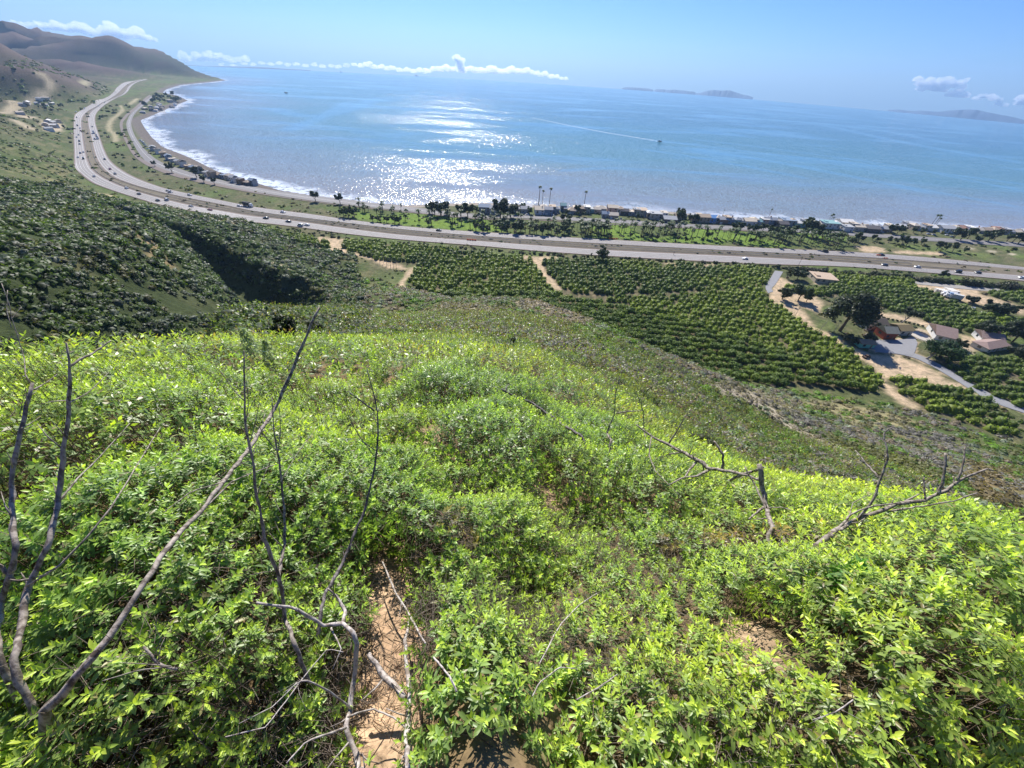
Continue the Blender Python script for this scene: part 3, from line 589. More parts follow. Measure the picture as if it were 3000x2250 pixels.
cloud([(750+x*.339,y*.339,r*.339) for x,y,r in [(-300,560,16),(-100,550,18),(50,545,22),(200,545,22),(350,555,22),(500,560,22),(650,570,22),(780,560,20)]],24000,CT,'thin pale cloud layer along the horizon past the far shore',3,.6,True)
cloud([(750+x*.339,y*.339,r*.339) for x,y,r in [(850,560,18),(960,560,26),(1080,580,24),(1180,590,24),(1300,605,24),(1420,610,26),(1530,600,26),(1640,585,32),(1700,600,26),(1850,600,30),(1950,610,28),(2040,600,34),(2120,620,28),(2212,600,32),(2290,620,28),(2340,605,24),(2420,635,26),(2500,640,26),(2600,665,20),(2680,675,14)]],21000,CW,'bright cumulus bank low over the middle of the horizon',4,.8)
cloud([(750+x*.339,y*.339,r*.339) for x,y,r in [(1715,500,18),(1745,505,24),(1770,530,26),(1765,570,26),(1790,600,24)]],19000,CW2,'tall curling cloud tower standing above the horizon bank',5)
cloud([(2250+x*.339,y*.339,r*.339) for x,y,r in [(1300,690,26),(1330,730,30),(1320,780,20),(1400,700,28),(1420,760,36),(1490,700,30),(1500,770,40),(1560,690,28),(1600,740,32),(1660,710,22),(1720,690,16),(1640,800,34),(1560,820,26),(1700,820,26)]],15000,CW2,'ragged white cloud high over the large far island',6)
cloud([(2250+x*.339,y*.339,r*.339) for x,y,r in [(1790,850,20),(1840,835,20),(1870,825,14)]],15000,CW2,'small wispy cloud between the ragged cloud and the lone puff',7)
cloud([(2250+x*.339,y*.339,r*.339) for x,y,r in [(1930,840,26),(1970,860,20),(2010,860,14),(1990,900,18),(2050,905,16)]],15000,CW2,'puffy little cloud just above the summit of the large island',8)
cloud([(2250+x*.339,y*.339,r*.339) for x,y,r in [(2190,850,32),(2220,880,34),(2260,860,40),(2160,890,20)]],15000,CW2,'white cloud cut by the edge of the view over the far island',9)
# ------------------------------------------------------------ air
HZ=bpy.data.materials.new('haze_air');HZ.use_nodes=True;nt=HZ.node_tree;nt.nodes.remove(nt.nodes['Principled BSDF'])
v=nt.nodes.new('ShaderNodeVolumePrincipled');v.inputs['Color'].default_value=(.42,.64,.95,1);v.inputs['Density'].default_value=HAZE_D;v.inputs['Anisotropy'].default_value=.35
nt.links.new(v.outputs[0],nt.nodes['Material Output'].inputs['Volume'])
mb=MB().box(-10500,10500,-10500,10500,-560,480);link('haze',mb.mesh('haze',HZ),kind='stuff')
# ------------------------------------------------------------ light, sky, camera
SUN_AZ,SUN_EL=math.radians(-11),math.radians(40)
w_=bpy.data.worlds.new('World');bpy.context.scene.world=w_;w_.use_nodes=True;nt=w_.node_tree
sk=nt.nodes.new('ShaderNodeTexSky');sk.sky_type='NISHITA';sk.sun_disc=False;sk.sun_elevation=SUN_EL;sk.sun_rotation=SUN_AZ;sk.air_density=1.0;sk.dust_density=.25;sk.ozone_density=3.5;sk.altitude=300
bg=nt.nodes['Background'];bg.inputs[1].default_value=SKY_S;nt.links.new(mixc(nt,1.0,sk.outputs[0],(.345,.56,1.0),'MULTIPLY'),bg.inputs[0])
su=bpy.data.lights.new('sun','SUN');su.energy=SUN_S;su.angle=math.radians(.53);su.color=(1,.95,.87);so=bpy.data.objects.new('sun',su);C.objects.link(so)
sd_=Vector((math.sin(SUN_AZ)*math.cos(SUN_EL),math.cos(SUN_AZ)*math.cos(SUN_EL),math.sin(SUN_EL)));so.rotation_euler=sd_.to_track_quat('Z','Y').to_euler()
cam=bpy.data.cameras.new('camera');cam.sensor_width=36;cam.lens=36*FPX/3000;cam.clip_end=200000;cam.clip_start=.03;co_=bpy.data.objects.new('camera',cam);C.objects.link(co_);bpy.context.scene.camera=co_
M=Matrix.Identity(4)
for k in range(3): M[k][0]=Rv[k];M[k][1]=Uv[k];M[k][2]=-Fv[k]
M[2][3]=H;co_.matrix_world=M
sc=bpy.context.scene;sc.view_settings.view_transform='Standard';sc.view_settings.look='None';sc.view_settings.gamma=1;sc.view_settings.exposure=EXPO
sc.render.engine='CYCLES'
cy=sc.cycles;cy.volume_bounces=8;cy.max_bounces=12;cy.transparent_max_bounces=8;cy.use_denoising=True;cy.sample_clamp_indirect=6;cy.sample_clamp_direct=0;cy.volume_max_steps=64

# ------------------------------------------------------------ vegetation
LEAF=leafmat('shrub_leaf',.35);TREEL=leafmat('tree_leaf',.25);BARK=simple('bark',(.16,.12,.09),.9,.3,4);PALE_BARK=simple('pale_bark',(.33,.29,.25),.9,.25,3)
DOME=np.array([[0,0,1.0]]+[[math.cos(a)*.72,math.sin(a)*.72,.68] for a in np.arange(6)*math.pi/3]+[[math.cos(a+.5)*1.0,math.sin(a+.5)*1.0,-.15] for a in np.arange(6)*math.pi/3])
DF=[[0,1+k,1+(k+1)%6] for k in range(6)]+[[1+k,7+k,1+(k+1)%6] for k in range(6)]+[[7+k,7+(k+1)%6,1+(k+1)%6] for k in range(6)];DF=np.array(DF)
DF=np.hstack([DF,DF[:,2:]])
def clumps(P,rad,hgt,cols,nleaf,lsz,corek=.55,seed=0):
    """many shrubs: P (n,3) foot points; returns arrays"""
    rg=np.random.default_rng(seed);n=len(P)
    sc=np.stack([rad,rad,hgt],1)
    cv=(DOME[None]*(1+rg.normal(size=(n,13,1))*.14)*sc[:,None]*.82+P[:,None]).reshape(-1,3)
    cf=(DF[None]+np.arange(n)[:,None,None]*13).reshape(-1,4);cc=np.repeat(cols*corek,13,0)  # core dome takes a darkened leaf colour as painted inner shade
    D=blobdirs(n*nleaf,rg,-.05);own=np.repeat(np.arange(n),nleaf)
    rr=rg.uniform(.78,1.12,(len(D),1));c=P[own]+D*sc[own]*rr
    tint=np.clip(1+rg.normal(size=(len(D),1))*.22,.5,1.7)
    tint=tint*(.8+.35*np.clip(D[:,2:3],0,1))**0
    v,f,k=leafcards(c,np.repeat(lsz,nleaf)*rg.uniform(.7,1.3,len(D)),cols[own]*tint,D*.9+[0,0,.35],1.0,rg)
    return np.vstack([cv,v]),np.vstack([cf,f+len(cv)]),np.vstack([cc,k])
PAL=dict(green=(.085,.135,.03),olive=(.115,.12,.042),sage=(.17,.20,.13),bright=(.13,.23,.03),dry=(.19,.155,.11),dark=(.03,.052,.02),grey=(.16,.15,.13))
def shrub_field(n,r0,r1,az0,az1,seed,rad,nleaf,keep,pal,name,label=None,lk=.0028,ck=.7,gain=1.0,tan=0):
    rg=np.random.default_rng(seed);a=np.radians(rg.uniform(az0,az1,n));r=np.exp(rg.uniform(math.log(r0),math.log(r1),n));x=r*np.sin(a);y=r*np.cos(a)
    hp=samp(HL-PL,x,y);k=keep(x,y,r,hp,rg);x,y,r=x[k],y[k],r[k];z=G(x,y);n=len(x)
    q=fbm(x/26,y/26,3,61)+rg.normal(size=n)*.07;q2=fbm(x/60,y/60,2,77)
    names=list(pal);th=np.linspace(.30,.70,len(names)+1)[1:-1];idx=np.digitize(q,th)
    cols=np.array([PAL[s] for s in names])[idx]*np.clip(1+rg.normal(size=(n,1))*.16,.6,1.5)*(.85+.4*(q2[:,None]-.3))*gain
    if tan:
        gc=np.stack([samp(col[...,i],x,y) for i in range(3)],1);kk=(gc[:,0]>.17)&(rg.random(n)<.8);cols=np.where(kk[:,None],gc*rg.uniform(.9,1.3,(n,1)),cols)
    R_=rad(r)*np.clip(rg.lognormal(0,.42,n),.4,1.9);hgt=R_*rg.uniform(.45,.9,n)
    v,f,c=clumps(np.stack([x,y,z-.1*R_],1),R_,hgt,cols,nleaf,np.clip(R_*.24,r*lk,r*lk*2.2+.035),ck,seed=seed)
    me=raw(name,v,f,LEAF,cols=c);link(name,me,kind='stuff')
    return n
notsoil=lambda x,y:samp(np.minimum(om,1),x,y)<.3
DA=dseg(GX,GY,ARR)
def flank(x,y,r,hp,rg):
    bare=samp(col[...,0],x,y)>.28
    return (hp>.3)&(~bare|(rg.random(len(x))<.45))&((samp(DA,x,y)>9)|(rg.random(len(x))<.12))
shrub_field(24000,30,260,-30,66,11,lambda r:.34+r*.0042,30,lambda x,y,r,hp,rg:flank(x,y,r,hp,rg)&(rg.random(len(x))<.8),['olive','green','bright','olive','green','sage','dry','grey'],'ridge_shrubs',gain=1.6,tan=1,lk=.002)
shrub_field(30000,30,420,-68,-24,12,lambda r:.45+r*.0045,26,lambda x,y,r,hp,rg:flank(x,y,r,hp,rg)&(fbm(x/11,y/11,3,17)+rg.normal(size=len(x))*.05>.30),['green','dark','green','sage','dark','green','olive','dark','green'],'canyon_shrubs',lk=.0017,gain=1.2)
shrub_field(9000,380,1900,-60,-30,13,lambda r:.7+r*.0013,12,lambda x,y,r,hp,rg:(hp>.5)&(samp(col[...,0],x,y)<.2)&(fbm(x/60,y/60,3,5)+rg.normal(size=len(x))*.08>.5),['green','olive','green','olive'],'hillside_scrub',ck=.9,gain=1.15,lk=.0013)
# roadside brush: between shore and slopes
def flat_ok(x,y,r,hp,rg):
    c=samp(col[...,0],x,y);s=samp(SD,x,y)
    return (hp<0)&(s>26)&(c<.2)&notsoil(x,y)
road_poly=[np.vstack([A1,A2[::-1]]),np.vstack([B1,B2[::-1]]),np.vstack([CR1,CR2[::-1]])]
def off_road(x,y):
    m=np.zeros(x.shape,bool)
    for p in road_poly: m|=inpoly(x,y,p)
    return ~m
shrub_field(16000,230,1500,-60,62,14,lambda r:.5+r*.0012,10,lambda x,y,r,hp,rg:flat_ok(x,y,r,hp,rg)&off_road(x,y)&(fbm(x/14,y/14,3,9)+rg.normal(size=len(x))*.06>.5),['dark','olive','green','green','olive','dry'],'roadside_brush')
# ------------------------------------------------------------ trees
def crown_mesh(lobes,n,size,colr,seed,mt,core=.8):
    """lobes: (x,y,z,r,flat). leaf faces through the shells of the lobes"""
    rg=np.random.default_rng(seed);V=[];F=[];K=[];b=0
    for (x,y,z,r,fl) in lobes:
        k=int(n*r*r/sum(l[3]**2 for l in lobes))+8;D=blobdirs(k,rg,-.75);c=np.array([x,y,z])+D*np.array([1,1,fl])*r*rg.uniform(.55,1.15,(k,1))
        t=np.clip(1+rg.normal(size=(k,1))*.25,.45,1.8)*np.array(colr)*rg.uniform(.85,1.15)
        v,f,kk=leafcards(c,size*rg.uniform(.7,1.4,k),t,D+[0,0,.3],1.0,rg);V.append(v);F.append(f+b);K.append(kk);b+=len(v)
        if core:
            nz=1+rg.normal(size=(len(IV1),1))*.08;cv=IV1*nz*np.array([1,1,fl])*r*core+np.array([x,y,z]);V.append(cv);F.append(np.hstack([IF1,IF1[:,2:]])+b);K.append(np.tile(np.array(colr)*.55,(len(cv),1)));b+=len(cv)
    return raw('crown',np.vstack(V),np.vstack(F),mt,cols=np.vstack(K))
def rand_lobes(n,R,Hh,base,seed,flat=.8):
    rg=np.random.default_rng(seed);L=[(0,0,base+Hh*.5,R*.6,flat)]
    for k in range(n):
        a=rg.uniform(0,6.28);q=rg.uniform(.35,.75)*R;z=base+Hh*rg.uniform(.2,.9);s=R*rg.uniform(.25,.45)*(1.15-.5*abs((z-base)/Hh-.4));L.append((math.cos(a)*q,math.sin(a)*q,z,s,flat))
    return L
def trunk_mesh(h,r,limbs,seed,spread,mt=BARK,lean=(0,0)):
    rg=random.Random(seed);mb=MB();pts=[(lean[0]*t,lean[1]*t,h*t-.3*(1-t)) for t in (0,.35,.7,1)];mb.tube(pts,[r*1.25,r,r*.8,r*.5],7)
    for k in range(limbs):
        a=rg.uniform(0,6.28);t=rg.uniform(.45,.9);b=(lean[0]*t,lean[1]*t,h*t);e=(b[0]+math.cos(a)*spread,b[1]+math.sin(a)*spread,b[2]+spread*rg.uniform(.5,1.1))
        m_=tuple((p+q)/2+(0,0,.15*spread)[i] for i,(p,q) in enumerate(zip(b,e)));mb.tube([b,m_,e],[r*.5,r*.35,r*.15],5)
    return mb.mesh('trunk',mt,True)
def tree(name,P,rz,label,cat,cm,tm,group=None,sc=1):
    e=empty(name,P,rz,label,cat,group,sc)
    if tm: link('trunk',tm,e)
    link('crown',cm,e);return e
# orchard
kO=int(np.argmin(np.abs(A1[:,0]-60)));U=(A1[kO+25]-A1[kO-25])[:2];U/=np.linalg.norm(U);W_=np.array([-U[1],U[0]])
mid=A1[kO][:2];gu,gw=np.meshgrid(np.arange(-108,139),np.arange(-50,12));
pos_=mid[None,None]+gu[...,None]*3.45*U+gw[...,None]*5.6*W_+ (rng.normal(size=gu.shape+(2,))*.45);pos_=pos_.reshape(-1,2)
# rows bend gently with the land
pos_=pos_+W_*np.sin((pos_@U)/55)[:,None]*3.5
okm=np.zeros(len(pos_),bool)
for L in ORCH:
    La=np.array(L,float);okm|=inpoly(pos_[:,0],pos_[:,1],march(La[:,0],La[:,1],plain,40)[0])
for L in NOORCH: okm&=~inpoly(pos_[:,0],pos_[:,1],hits(L,20)[:,:2])
okm&=(samp(HL-PL,pos_[:,0],pos_[:,1])<2.0)&(rng.random(len(pos_))>.035)
pos_=pos_[okm];pz=G(pos_[:,0],pos_[:,1]);OP=np.column_stack([pos_,pz])
px_,py_=proj(OP[:,0],OP[:,1],OP[:,2]+2)
HP=hit(np.clip(px_,-500,3500),py_,5);vis=(np.hypot(HP[:,0],HP[:,1])>np.hypot(OP[:,0],OP[:,1])*.93)&(px_>-20)&(px_<3030)
rr_=np.linalg.norm(OP-[0,0,H],axis=1);order=np.argsort(np.where(vis,rr_,1e9));ind=order[:300];rest=np.setdiff1d(np.arange(len(OP)),ind)
ocol=lambda p:(.055,.095,.022) if fbm(p[0]/40,p[1]/40,2,3)<.5 else (.085,.13,.025)
OCM=[]
for k in range(6):
    c=[(.12,.19,.030),(.155,.235,.032),(.21,.295,.035)][k%3];r0=random.Random(k)
    OCM.append(crown_mesh([(0,0,1.75,1.75,.86)]+[(math.cos(a)*1.05,math.sin(a)*1.05,1.5+r0.random()*1.1,.95,.85) for a in [r0.random()*6.28 for _ in range(6)]],420,.24,c,100+k,TREEL,.84))
OTM=trunk_mesh(1.6,.14,2,1,.8)
for n_,k in enumerate(ind):
    v=1 if fbm(OP[k][0]/35,OP[k][1]/35,2,3)>.5 else 0
    s=rng.uniform(.95,1.5);far_=OP[k][1]
    tree('orchard_tree',OP[k],rng.uniform(0,6.28),'round dark green orchard tree in the near rows at the foot of the slope','tree',OCM[int(rng.integers(0,3))+ (3 if v else 0)],OTM,'orchard trees in the nearest rows',s)
rg=np.random.default_rng(5);n=len(rest);P=OP[rest];R_=rg.uniform(1.7,2.9,n)
q=fbm(P[:,0]/45,P[:,1]/45,3,3)+rg.normal(size=n)*.05;cc=np.where(q[:,None]>.52,np.array([[.26,.35,.036]]),np.array([[.155,.23,.030]]))*np.clip(1+rg.normal(size=(n,1))*.15,.6,1.4)
v,f,c=clumps(P+np.array([0,0,.5]),R_,R_*1.25,cc,40,np.full(n,.42),.5,5)
link('orchard_rows',raw('orchard_rows',v,f,TREEL,cols=c),kind='stuff')
print('orchard',len(OP))
def place(px,py,hpx): 
    p=hit(px,py,60)[0];return p,hpx/pxm(p)
# palms
def palm_mesh(h,fr,seed,n=14,w=.22):
    rg=random.Random(seed);mb=MB();K=[]
    for k in range(n):
        a=k*2.4+rg.random();up=rg.uniform(-.35,1.0);L=fr*rg.uniform(.8,1.1);pts=[]
        for t in (0,.35,.7,1):
            pts.append((math.cos(a)*L*t*.95,math.sin(a)*L*t*.95,h+L*(up*t-.75*t*t)))
        sx_,sy_=-math.sin(a)*w*fr,math.cos(a)*w*fr;b=len(mb.v);c=(.05+rg.random()*.04,.085+rg.random()*.05,.025)
        for (x,y,z),ww in zip(pts,(.3,1,.8,.1)):
            for s in (-1,0,1): mb.v.append((x+sx_*ww*s,y+sy_*ww*s,z-(.06*fr*abs(s))));mb.c.append(c)
        for i in range(3):
            for j in range(2): q=b+i*3+j;mb.f.append((q,q+1,q+4,q+3))
    return mb.mesh('crown',TREEL,False,True)
def palm_trunk(h,r,lean=0): return MB().tube([(lean*t*t,0,h*t-.4*(1-t)) for t in (0,.4,.8,1)],[r*1.3,r,r*.85,r*.8],6).mesh('trunk',BARK,True)
PM=[(palm_mesh(7.5,2.3,k),palm_trunk(7.5,.17,0)) for k in range(3)]
PM2=[(palm_mesh(5.2,2.6,k+9,16),palm_trunk(5.2,.2,0)) for k in range(2)]
SK=[(palm_mesh(18,2.2,k+20,26,.34),palm_trunk(18,.34,0)) for k in range(3)]
def palm(px,py,kind,label,group,sc,lst):
    p=hit(px,py,60)[0];c,t=lst[kind%len(lst)];return tree('palm_tree',p,rng.uniform(0,6.28),label,'palm tree',c,t,group,sc)
# tall sky palms behind the houses (crown y, base y from the photo)
for i,(bx,by,ty,lab) in enumerate([(1578,600,549,'tall thin palm, first of the trio standing above the beach house row'),(1588,600,560,'shortest palm of the trio standing above the beach house row'),(1609,602,554,'tall thin palm, last of the trio above the beach house row'),(1710,608,563,'lone tall thin palm beside the brown beach house'),
   (2116,632,615,'single short palm bending over the blue beach house'),(2250,640,613,'tall palm behind a grey beach house, alone over the water'),(2420,660,630,'leaning palm beside the white flat-topped beach house, outer one'),(2424,662,628,'leaning palm beside the white flat-topped beach house, middle one'),(2428,664,637,'leaning palm beside the white flat-topped beach house, lowest one'),
   (2722,668,630,'slim palm over the surf behind the pale houses, first of three'),(2729,670,631,'slim palm over the surf behind the pale houses, second of three'),(2733,672,639,'slim palm over the surf behind the pale houses, lowest of three')]):
    p,hh=place(bx,by,by-ty);tree('palm_tree',p,rng.uniform(0,6.28),lab,'palm tree',*SK[i%3],'tall palms along the beach houses',max(.35,hh/18.5))
# grove
gx0=[]
rg=random.Random(4)
cand=[]
for L,n,lo in ((R6([(860,320),(960,380),(1200,420),(1500,470),(1800,500),(2212,525),(2212,440),(1700,410),(1300,360)]),60,0),(R7([(0,430),(520,470),(520,540),(0,545)]),24,1),(R7([(540,500),(830,520),(840,575),(600,570)]),60,2),(R7([(850,490),(1500,520),(1800,590),(1400,600),(900,560)]),60,2),(R7([(1750,560),(2212,600),(2212,640),(1850,610)]),30,2),(R8([(0,560),(400,590),(720,640),(650,690),(0,650)]),60,2)):
    P=np.array(L);k=0
    while k<n:
        x=rg.uniform(P[:,0].min(),P[:,0].max());y=rg.uniform(P[:,1].min(),P[:,1].max())
        if inpoly(np.array([x]),np.array([y]),P)[0]: cand.append((x,y,lo));k+=1
for i,(x,y,lo) in enumerate(cand):
    if lo==2 or rg.random()<.45: palm(x,y,i,'slender young palm in the planted grove between freeway and coast road','palms of the coastal grove',rg.uniform(.9,1.4),PM)
    else: palm(x,y,i,'stocky palm in the grassy part of the coastal grove','stocky palms of the coastal grove',rg.uniform(.85,1.4),PM2)
# bushy trees
BT=[(crown_mesh(rand_lobes(7,2.3,4.2,1.0,k+40),420,.42,c,k+60,TREEL,.8),trunk_mesh(1.8,.2,3,k,1.0)) for k,c in enumerate([(.045,.07,.022),(.06,.085,.028),(.035,.055,.022),(.075,.10,.035)])]
def bushy(px,py,hpx,label,group,kind=None,name='bushy_tree'):
    p,hh=place(px,py,hpx);k=rg.randrange(4) if kind is None else kind;return tree(name,p,rg.uniform(0,6.28),label,'tree',BT[k][0],BT[k][1],group,hh/5.6*1.15)
for x,y,hp_ in [(760,395,26),(800,400,30),(850,400,28),(1010,440,20),(1050,440,16),(1130,450,20),(1200,460,24),(1240,460,22),(1490,480,20),(1700,490,18),(1900,520,28),(1960,530,26),(2000,530,20),(2120,530,24),(2170,530,22)]:
    a,b=R6([(x,y)])[0];bushy(a,b,hp_,'dark bushy tree among the palms of the grassy grove','bushy trees in the grassy grove',[0,2][x%2])
for x,y,hp_ in [(20,540,30),(70,530,32),(210,545,24),(260,550,32),(310,540,28),(390,560,22),(450,545,30),(470,500,26),(1020,580,16),(1120,600,14),(1190,600,18),(1250,605,16),(1430,610,14),(1500,615,14),(1690,590,22),(1640,620,14),(1750,620,14),(1910,520,24),(1960,530,26),(2040,530,22),(2100,540,24),(2160,530,24),(2130,600,18),(2060,630,16)]:
    a,b=R7([(x,y)])[0];bushy(a,b,hp_,'dark bushy tree in the mixed grove opposite the beach houses','bushy trees of the mixed grove')
for x,y,hp_ in [(20,560,28),(80,570,24),(150,600,34),(220,540,22),(330,560,44),(380,570,40),(430,580,28),(500,590,26),(560,610,24),(620,600,22),(690,640,22),(740,640,20),(750,610,26),(800,620,18),(900,600,16),(940,620,14),(1040,620,16),(1090,630,16),(1150,640,24),(1190,650,26),(1260,640,16),(1320,640,20)]:
    a,b=R8([(x,y)])[0];bushy(a,b,hp_,'grey-green tree in the dense grove beside the coast road','trees of the dense grove')
for x,y,hp_,k in [(1050,540,26,0),(1110,550,22,2),(1150,530,20,0),(1250,540,16,1),(1320,550,18,0),(1420,555,14,2),(1600,590,30,2),(1660,600,32,0),(1720,590,30,2),(1790,620,20,0),(1850,600,24,2),(1900,610,30,0),(1950,600,28,2),(2060,610,24,0),(2110,620,28,2),(2160,630,28,0),(2210,640,28,2),(1450,690,26,2),(1530,690,22,0),(1590,700,24,2),(1690,710,18,0)]:
    a,b=R8([(x,y)])[0];bushy(a,b,hp_,'broad dark tree in the belt behind the seaward houses','dark trees behind the far beach houses',k)
for (x,y,hp_,lab) in [(925,590,27,'dark lone tree on the beach road edge, bigger of the pair'),(997,597,25,'smaller lone tree on the beach road edge beside the big one'),(455,488,14,'first low cypress beside the bend of the coast road'),(505,506,24,'tall dark cypress between coast road and beach houses'),(577,521,28,'broad cypress of the trio where the beach houses begin'),(598,534,20,'small cypress in front of the broad one by the coast road'),(594,508,14,'dark cypress touching the roofs at the beach'),(629,541,17,'lone round cypress on the verge of the coast road')]:
    bushy(x,y,hp_,lab,None,[0,2][int(x)%2],'cypress_tree')
for x,y,hp_,k in [(1500,370,30,0),(1545,385,34,2),(1600,385,38,0),(1640,380,34,2),(1770,395,34,0),(1830,405,38,2),(1900,370,20,1),(2110,420,52,2),(2140,400,40,0),(2200,400,34,1)]:
    a,b=R6([(x,y)])[0];bushy(a,b,hp_,'dark tree in the clump at the first house of the beach row','dark trees by the first beach houses',k)
for x,y,hp_,k in [(30,370,26,1),(150,375,20,0),(90,345,22,0),(560,370,22,2),(560,400,14,0),(480,380,14,1),(620,400,14,1),(1080,420,18,0),(1430,430,32,0),(1450,425,28,2),(1540,440,22,0),(1590,445,20,2),(1470,440,22,2),(490,440,20,0),(430,445,22,2)]:
    a,b=R7([(x,y)])[0];bushy(a,b,hp_,'small dark garden tree between the beach houses','garden trees between beach houses',k)
# village trees at the left
for i in range(26):
    x=rg.uniform(170,570);y=rg.uniform(890,1000) if i<18 else rg.uniform(1020,1140)
    a,b=R1([(x,y)])[0];bushy(a,b,rg.uniform(6,11),'dark tree around the farmstead in the valley','trees round the valley farmstead')
for i in range(20):
    x=rg.uniform(1240,1560);y=840+(x-1240)*.03+rg.uniform(-15,60);
    if x<1310: y=920+rg.uniform(-10,20)
    a,b=R1([(x,y)])[0];bushy(a,b,rg.uniform(8,15),'dark tree on the little point in the bay','trees on the bay point')
# hedge along the freeway
def hedge_line(L,n,h0,h1,label,group,wd=1.0):
    P=resample(np.array(L),n);p3=hit(P[:,0],P[:,1],60)
    for i in range(n):
        t=i/(n-1);s=(h0+(h1-h0)*t)*rg.uniform(.6,1.35)/5.6;tree('roadside_shrub',(p3[i][0]+rg.uniform(-2,2),p3[i][1]+rg.uniform(-2,2),p3[i][2]-.3),rg.uniform(0,6.28),label,'shrub',HB[rg.randrange(4)],None,group,s)
HB=[crown_mesh(rand_lobes(8,3.6,3.0,.2,k+80,.75),420,.40,c,k+90,TREEL,.8) for k,c in enumerate([(.05,.07,.03),(.065,.085,.035),(.085,.10,.045),(.10,.10,.06)])]
hedge_line(R6([(60,478),(300,520),(500,555),(700,580),(1100,612),(1500,650),(2212,702)]),52,2.4,2.6,'low rounded shrub lining the inland freeway edge above the young orchard','shrubs on the inland freeway verge')
hedge_line(R7([(0,712),(400,735),(700,755),(1100,772),(1450,790),(1900,805),(2212,828)]),44,3.0,3.2,'dark shrub lining the inland freeway edge above the long orchard rows','shrubs between freeway and long orchard rows')
hedge_line(R8([(0,830),(350,865),(700,900),(1100,930),(1500,965),(1900,1005),(2250,1040)]),64,3.8,7.5,'dense shrub of the tall windbreak below the freeway by the ranch','windbreak shrubs by the ranch')
# single bigger trees
def bigtree(px,py,hpx,wpx,lab,colr,seed,n=2600,lobes=16,name='broadleaf_tree',base=.18,lean=(0,0),flat=.8,leaf=.034):
    p,hh=place(px,py,hpx);w=wpx/pxm(p)/2
    L=[(x+lean[0],y+lean[1],z,r,f) for x,y,z,r,f in rand_lobes(lobes,w,hh*(1-base),hh*base,seed,flat)]
    cm=crown_mesh(L,n,hh*leaf,colr,seed,TREEL,.72);tm=trunk_mesh(hh*.6,hh*.03,6,seed,w*.45,BARK,lean)
    return tree(name,p,0,lab,'tree',cm,tm)
E1=R8
bigtree(1761,768,50,36,'round tree standing alone between freeway and orchard',(.05,.075,.025),201,1500)
bigtree(1731,760,20,10,'narrow dark shrub tree beside the round freeway tree',(.03,.05,.02),202,500,5,'small_tree')
for x,y,h_,w_2,lab,c,nn in [(620,1385,126,122,'huge dark eucalyptus towering over the ranch yard',(.05,.065,.03),5200),(1850,1440,58,66,'round dark tree at the edge of the orchard behind the brown-roofed house',(.035,.055,.02),2200),(2110,1480,66,80,'dark tree mass at the far corner of the ranch',(.03,.05,.018),2400),
   (250,940,32,46,'round green tree by the driveway gate',(.05,.08,.025),1600),(160,930,32,24,'light leafy tree on the edge of the driveway',(.08,.10,.04),900),(120,1110,40,44,'loose grey-green tree on the dirt bank by the driveway',(.07,.085,.04),1500),(260,1120,46,56,'bushy green tree at the start of the ranch hedge',(.055,.09,.025),1600),(330,1130,34,30,'small bush tree below the driveway hedge',(.05,.08,.025),800),
   (700,1490,26,44,'round olive tree next to the shady ranch lawn',(.07,.09,.04),1200),(870,1480,28,40,'pale green round tree beside the red barn',(.09,.12,.06),1200),(950,1390,24,36,'dark shrub tree against the barn wall',(.04,.06,.025),800),
   (1640,1530,26,36,'low dark tree by the corner of the brown-roofed house',(.04,.06,.022),900),(1740,1140,22,40,'dark tree next to the pale parked trucks',(.045,.065,.025),800),(1920,1230,34,66,'wide dark tree shading the row of parked cars',(.04,.065,.022),1400),(2050,1240,34,46,'second dark tree shading the parked cars',(.035,.06,.02),1000),
   (2150,1620,40,66,'grey green olive tree beside the low brown roof',(.07,.09,.045),1500),(1500,930,24,30,'taller bush bulging from the windbreak',(.06,.085,.035),700)]:
    a,b=E1([(x,y)])[0];bigtree(a,b,h_,w_2,lab,c,300+x,nn,leaf=.03)
a,b=ZM([(1060,1090)])[0]
p,hh=place(2712,1052,60);e=tree('broadleaf_tree',p,0,'broad spreading tree with leaning trunk in front of the long brown roof','tree',crown_mesh([(6+x,y,z,r,f) for x,y,z,r,f in rand_lobes(18,9.5,7.5,2.2,77,.6)],4200,.40,(.04,.08,.022),77,TREEL,.75),trunk_mesh(5,.5,5,7,4,PALE_BARK,(3,0)))
a,b=R8([(1130,1330)])[0];p,hh=place(a,b,56)
tree('pine_tree',p,0,'dark pine with a bare leaning trunk behind the shed roofs','tree',crown_mesh([(4+x,y,z,r,f) for x,y,z,r,f in rand_lobes(12,5.2,4.5,6.0,78,.55)],2400,.38,(.028,.045,.02),78,TREEL,.7),trunk_mesh(8,.35,6,8,3.5,PALE_BARK,(3.5,0)))
# leafless grey trees
GREYW=simple('grey_twigs',(.26,.235,.21),.9,.2,3)
def bare_tree_mesh(h,seed,spread=.42,den=5):
    rg=random.Random(seed);mb=MB()
    def br(p,d,L,r,dep):
        q=tuple(p[i]+d[i]*L for i in range(3));m_=tuple((p[i]+q[i])/2+rg.uniform(-.06,.06)*L for i in range(3));mb.tube([p,m_,q],[r,r*.8,r*.55],4 if dep<2 else 3,None,False)
        if dep<4:
            for _ in range(rg.choice([2,3,3])):
                nd=[d[i]+rg.uniform(-1,1)*spread*(1.2 if dep else .9) for i in range(3)];nd[2]+=.12;l=math.sqrt(sum(v*v for v in nd));br(q,[v/l for v in nd],L*rg.uniform(.6,.85),r*.55,dep+1)
    br((0,0,-.2),[0,0,1],h*.30,h*.022,0);return mb.mesh('trunk',GREYW)
BTR=[bare_tree_mesh(10,k) for k in range(4)]
